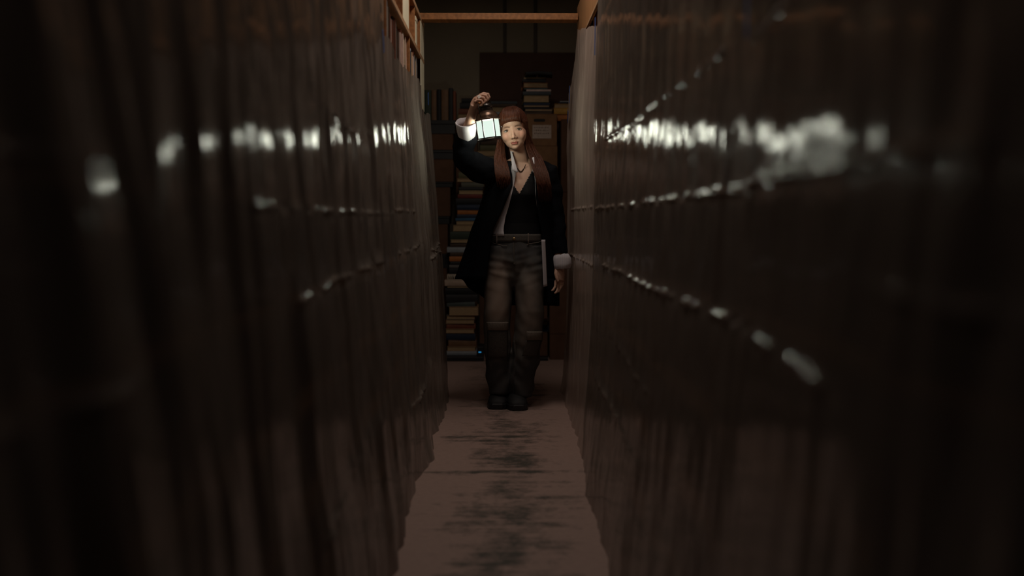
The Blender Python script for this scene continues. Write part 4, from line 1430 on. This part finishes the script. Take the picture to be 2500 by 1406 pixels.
TF = lambda a, b_, g=0.0: PP(a, b_, torso_front(a, b_, g))
patch(bm, (PP(1246, 368, -0.045), PP(1250, 371, -0.062), PP(1265, 421, -0.118), PP(1251, 416, -0.128)), bulge=0.004)
patch(bm, (PP(1246, 368, -0.045), PP(1250, 371, -0.062), PP(1285, 380, 0.075), PP(1262, 376, 0.075)))
patch(bm, (PP(1296, 386, -0.06), PP(1304, 383, -0.055), PP(1306, 420, -0.118), PP(1301, 421, -0.118)), bulge=0.004)
patch(bm, (PP(1322, 585, -0.125), PP(1331, 585, -0.105), PP(1336, 698, -0.105), PP(1327, 700, -0.125)), 4, 20)


def cuff(axis0, axis1, rad, n=26):
    d = (axis1 - axis0)
    t = d.normalized()
    u_ = t.cross(Vector((0, 1, 0))).normalized()
    w_ = t.cross(u_)
    rows = []
    for i, (f, ra, rb, ox) in enumerate(rad):
        c = axis0 + d * f
        rows.append([c + u_ * (ra * math.cos(2 * math.pi * k / n) + ox) + w_ * (rb * math.sin(2 * math.pi * k / n)) + t * (0.006 * noise.noise((k * 0.5, i * 0.7, ra * 50))) for k in range(n)])
    loft(bm, rows, cap=False)


ca, cb = PP(1140, 343, -0.212), PP(1138, 299, -0.272)
cuff(ca, cb, [(0.0, 0.034, 0.036, 0.0), (0.12, 0.042, 0.044, 0.0), (0.35, 0.047, 0.048, 0.0), (0.7, 0.052, 0.051, 0.0), (1.0, 0.057, 0.054, 0.0), (1.03, 0.053, 0.050, 0.0), (0.55, 0.042, 0.040, 0.0)])
ca, cb = PP(1370, 622, -0.03), PP(1374, 656, -0.04)
cuff(ca, cb, [(0.0, 0.040, 0.042, 0.0), (0.3, 0.052, 0.045, 0.0), (0.7, 0.053, 0.045, 0.0), (1.0, 0.046, 0.042, -0.004), (1.02, 0.040, 0.037, 0.0), (0.6, 0.036, 0.034, 0.0)])
shirt = shell('shirt', bm, 0.0025, M_SHIRT, per)
shirt['label'] = 'white striped shirt with turned back cuffs'

# coat: open shell and two sleeves
bm = bmesh.new()
crows = [(394, 1240, 1250, 1303, 1306, 0.076), (402, 1214, 1247, 1306, 1330, 0.086), (412, 1200, 1247, 1308, 1344, 0.098), (425, 1192, 1250, 1308, 1350, 0.110), (450, 1186, 1252, 1308, 1352, 0.128), (480, 1180, 1240, 1309, 1352, 0.137), (520, 1168, 1224, 1314, 1352, 0.136),
         (560, 1152, 1203, 1322, 1354, 0.140), (600, 1140, 1196, 1329, 1358, 0.145), (640, 1126, 1192, 1334, 1362, 0.150), (680, 1112, 1186, 1337, 1364, 0.155), (700, 1130, 1180, 1339, 1364, 0.155), (750, 1164, 1176, 1340, 1362, 0.150)]
rows_ = wrap(dense(crows[:11], 40), 56, 0.03, 2.0)
loft(bm, rows_, cap=False, closed=False)
# longer back hem
tail = []
last = rows_[-1]
for i in range(10):
    t = i / 9
    tail.append([last[k] + Vector((0.0, 0.004 * t, -0.155 * t * min(1.0, max(0.0, (k - 18) / 10.0)) * (1.0 if k < 52 else 0.9))) for k in range(len(last))])
loft(bm, tail[0:], cap=False, closed=False)
# lapel-like turned front edges
coat_shell = bm
o1 = shell('coat', coat_shell, 0.006, M_COAT, per)
bm = bmesh.new()
tube(bm, [PP(1232, 424, 0.01), PP(1206, 422, 0.0), PP(1172, 412, -0.075), PP(1134, 388, -0.15), PP(1131, 362, -0.175), PP(1136, 340, -0.205), PP(1138, 326, -0.225)], [(0.074, 0.066), (0.084, 0.074), (0.086, 0.076), (0.070, 0.066), (0.064, 0.062), (0.060, 0.058), (0.055, 0.053)], 22)
tube(bm, [PP(1308, 424, 0.02), PP(1336, 424, 0.02), PP(1346, 470, 0.025), PP(1354, 530, 0.03), PP(1361, 590, 0.005), PP(1366, 624, -0.02)], [(0.064, 0.066), (0.076, 0.074), (0.062, 0.062), (0.058, 0.057), (0.052, 0.052), (0.047, 0.048)], 20)
# shoulders and collar
tube(bm, [PP(1210, 416, 0.025), PP(1240, 402, 0.035), PP(1272, 398, 0.07), PP(1304, 402, 0.035), PP(1334, 416, 0.025)], [0.045, 0.036, 0.03, 0.036, 0.045], 14)
o2 = remesh('coat_sleeves', bm, 0.007, 2, M_COAT, per)
ON = [v.normal.copy() for v in o2.data.vertices]
for v, n in zip(o2.data.vertices, ON):
    v.co = v.co + n * (0.010 * noise.noise((v.co.x * 14, v.co.y * 10, v.co.z * 22)))
# one coat: both meshes joined
bmj = bmesh.new()
bmj.from_mesh(o1.data); bmj.from_mesh(o2.data)
bmj.to_mesh(o1.data); bmj.free()
for p in o1.data.polygons: p.use_smooth = True
bpy.data.objects.remove(o2, do_unlink=True)
o1['label'] = 'long open black coat'

# shoes
for px, pyb, dyt, tw in ((1214, 1000, 0.0, -0.05), (1266, 1003, -0.03, 0.08)):
    base = P(px, pyb, 5.5)
    yt = CAM_Z / (-(ray(px, pyb).z) / ray(px, pyb).y)      # where that pixel meets the floor
    rt = empty('shoe', (P(px, pyb, yt).x, yt, 0.0), tw)
    rt.parent = per; rt.matrix_parent_inverse = per.matrix_world.inverted()
    prof = [(0.0, 0.026, 0.036), (0.015, 0.046, 0.056), (0.05, 0.056, 0.074), (0.10, 0.056, 0.088), (0.15, 0.050, 0.112), (0.20, 0.046, 0.125), (0.26, 0.044, 0.120), (0.285, 0.032, 0.105)]
    b = bmesh.new()
    rows = []
    for y, w_, h_ in prof:
        rows.append([Vector((w_ * math.cos(a) * (1.0 if math.sin(a) < 0.4 else 0.92), y, 0.030 + (h_ - 0.030) * max(0.0, math.sin(a)) ** 0.75 if math.sin(a) > 0 else 0.030)) for a in [2 * math.pi * k / 20 for k in range(20)]])
    loft(b, rows)
    up = link('upper', b, M_SHOE, rt, smooth=True)
    b = bmesh.new()
    rows = []
    for z_, gr in ((0.0005, 0.0), (0.006, 0.003), (0.028, 0.003), (0.034, 0.0)):
        ring = []
        for y, w_, h_ in prof: ring.append(Vector((w_ + gr, y - (gr if y < 0.1 else -gr), z_)))
        for y, w_, h_ in prof[::-1]: ring.append(Vector((-w_ - gr, y - (gr if y < 0.1 else -gr), z_)))
        rows.append(ring)
    loft(b, rows)
    link('sole', b, M_BLACK, rt)
    b = bmesh.new()
    for k in range(4):
        yy, hh = 0.095 + 0.022 * k, 0.088 + 0.009 * k
        tube(b, [(-0.026, yy, hh - 0.008), (0, yy - 0.004, hh + 0.003), (0.026, yy, hh - 0.008)], 0.0028, 6)
    link('laces', b, mat('black_laces', (0.02, 0.02, 0.021), 0.8), rt)

# necklace and ring
bm = bmesh.new()
pts = []
for k in range(25):
    t = k / 24
    px = 1254 + (1284 - 1254) * t
    py = 388 + 31 * (1 - abs(2 * t - 1.15) ** 1.6 / 1.3)
    pts.append(PP(px, py, torso_front(px, max(py, 404), 0.004) if py > 404 else -0.05 - 0.02 * (py - 388) / 16))
tube(bm, pts, 0.0020, 6)
for k, q in enumerate(pts[8:20:1]): ellipsoid(bm, q, (0.0034, 0.0034, 0.0034), u=8, v=6)
o = link('necklace', bm, mat('dark_chain', (0.10, 0.07, 0.05), 0.4, metal=0.8), per); o.matrix_parent_inverse = per.matrix_world.inverted()
bm = bmesh.new()
bpy.context.view_layer.update()
eye_ = Vector(cam.location)
dir_ = (P(1169.5, 236.5, YP + DH) - eye_).normalized()
ok_, c_, n_, _i = body.ray_cast(body.matrix_world.inverted() @ eye_, dir_)
c_ = body.matrix_world @ c_
nz_ = (n_ * 0.45 - dir_ * 0.55).normalized()
Mr = Matrix.Translation(c_ + nz_ * 0.0015) @ nz_.to_track_quat('Z', 'Y').to_matrix().to_4x4() @ Matrix.Rotation(R(38), 4, 'Z')
box(bm, -0.0078, 0.0078, -0.0078, 0.0078, -0.0025, 0.0022, M=Mr, bev=0.0015)
ax = (FING[2][1] - FING[2][0]).normalized(); cc = c_ - nz_ * 0.0085
u_ = ax.cross(nz_).normalized(); w_ = ax.cross(u_)
tube(bm, [cc + (u_ * math.cos(2 * math.pi * k / 18) + w_ * math.sin(2 * math.pi * k / 18)) * 0.0092 for k in range(19)], 0.0014, 6, cap=False)
o = link('ring', bm, mat('pale_ring', (0.95, 0.95, 0.90), 0.25, var=0.03, spec=0.8), per); o.matrix_parent_inverse = per.matrix_world.inverted()
o['label'] = 'square pale ring'
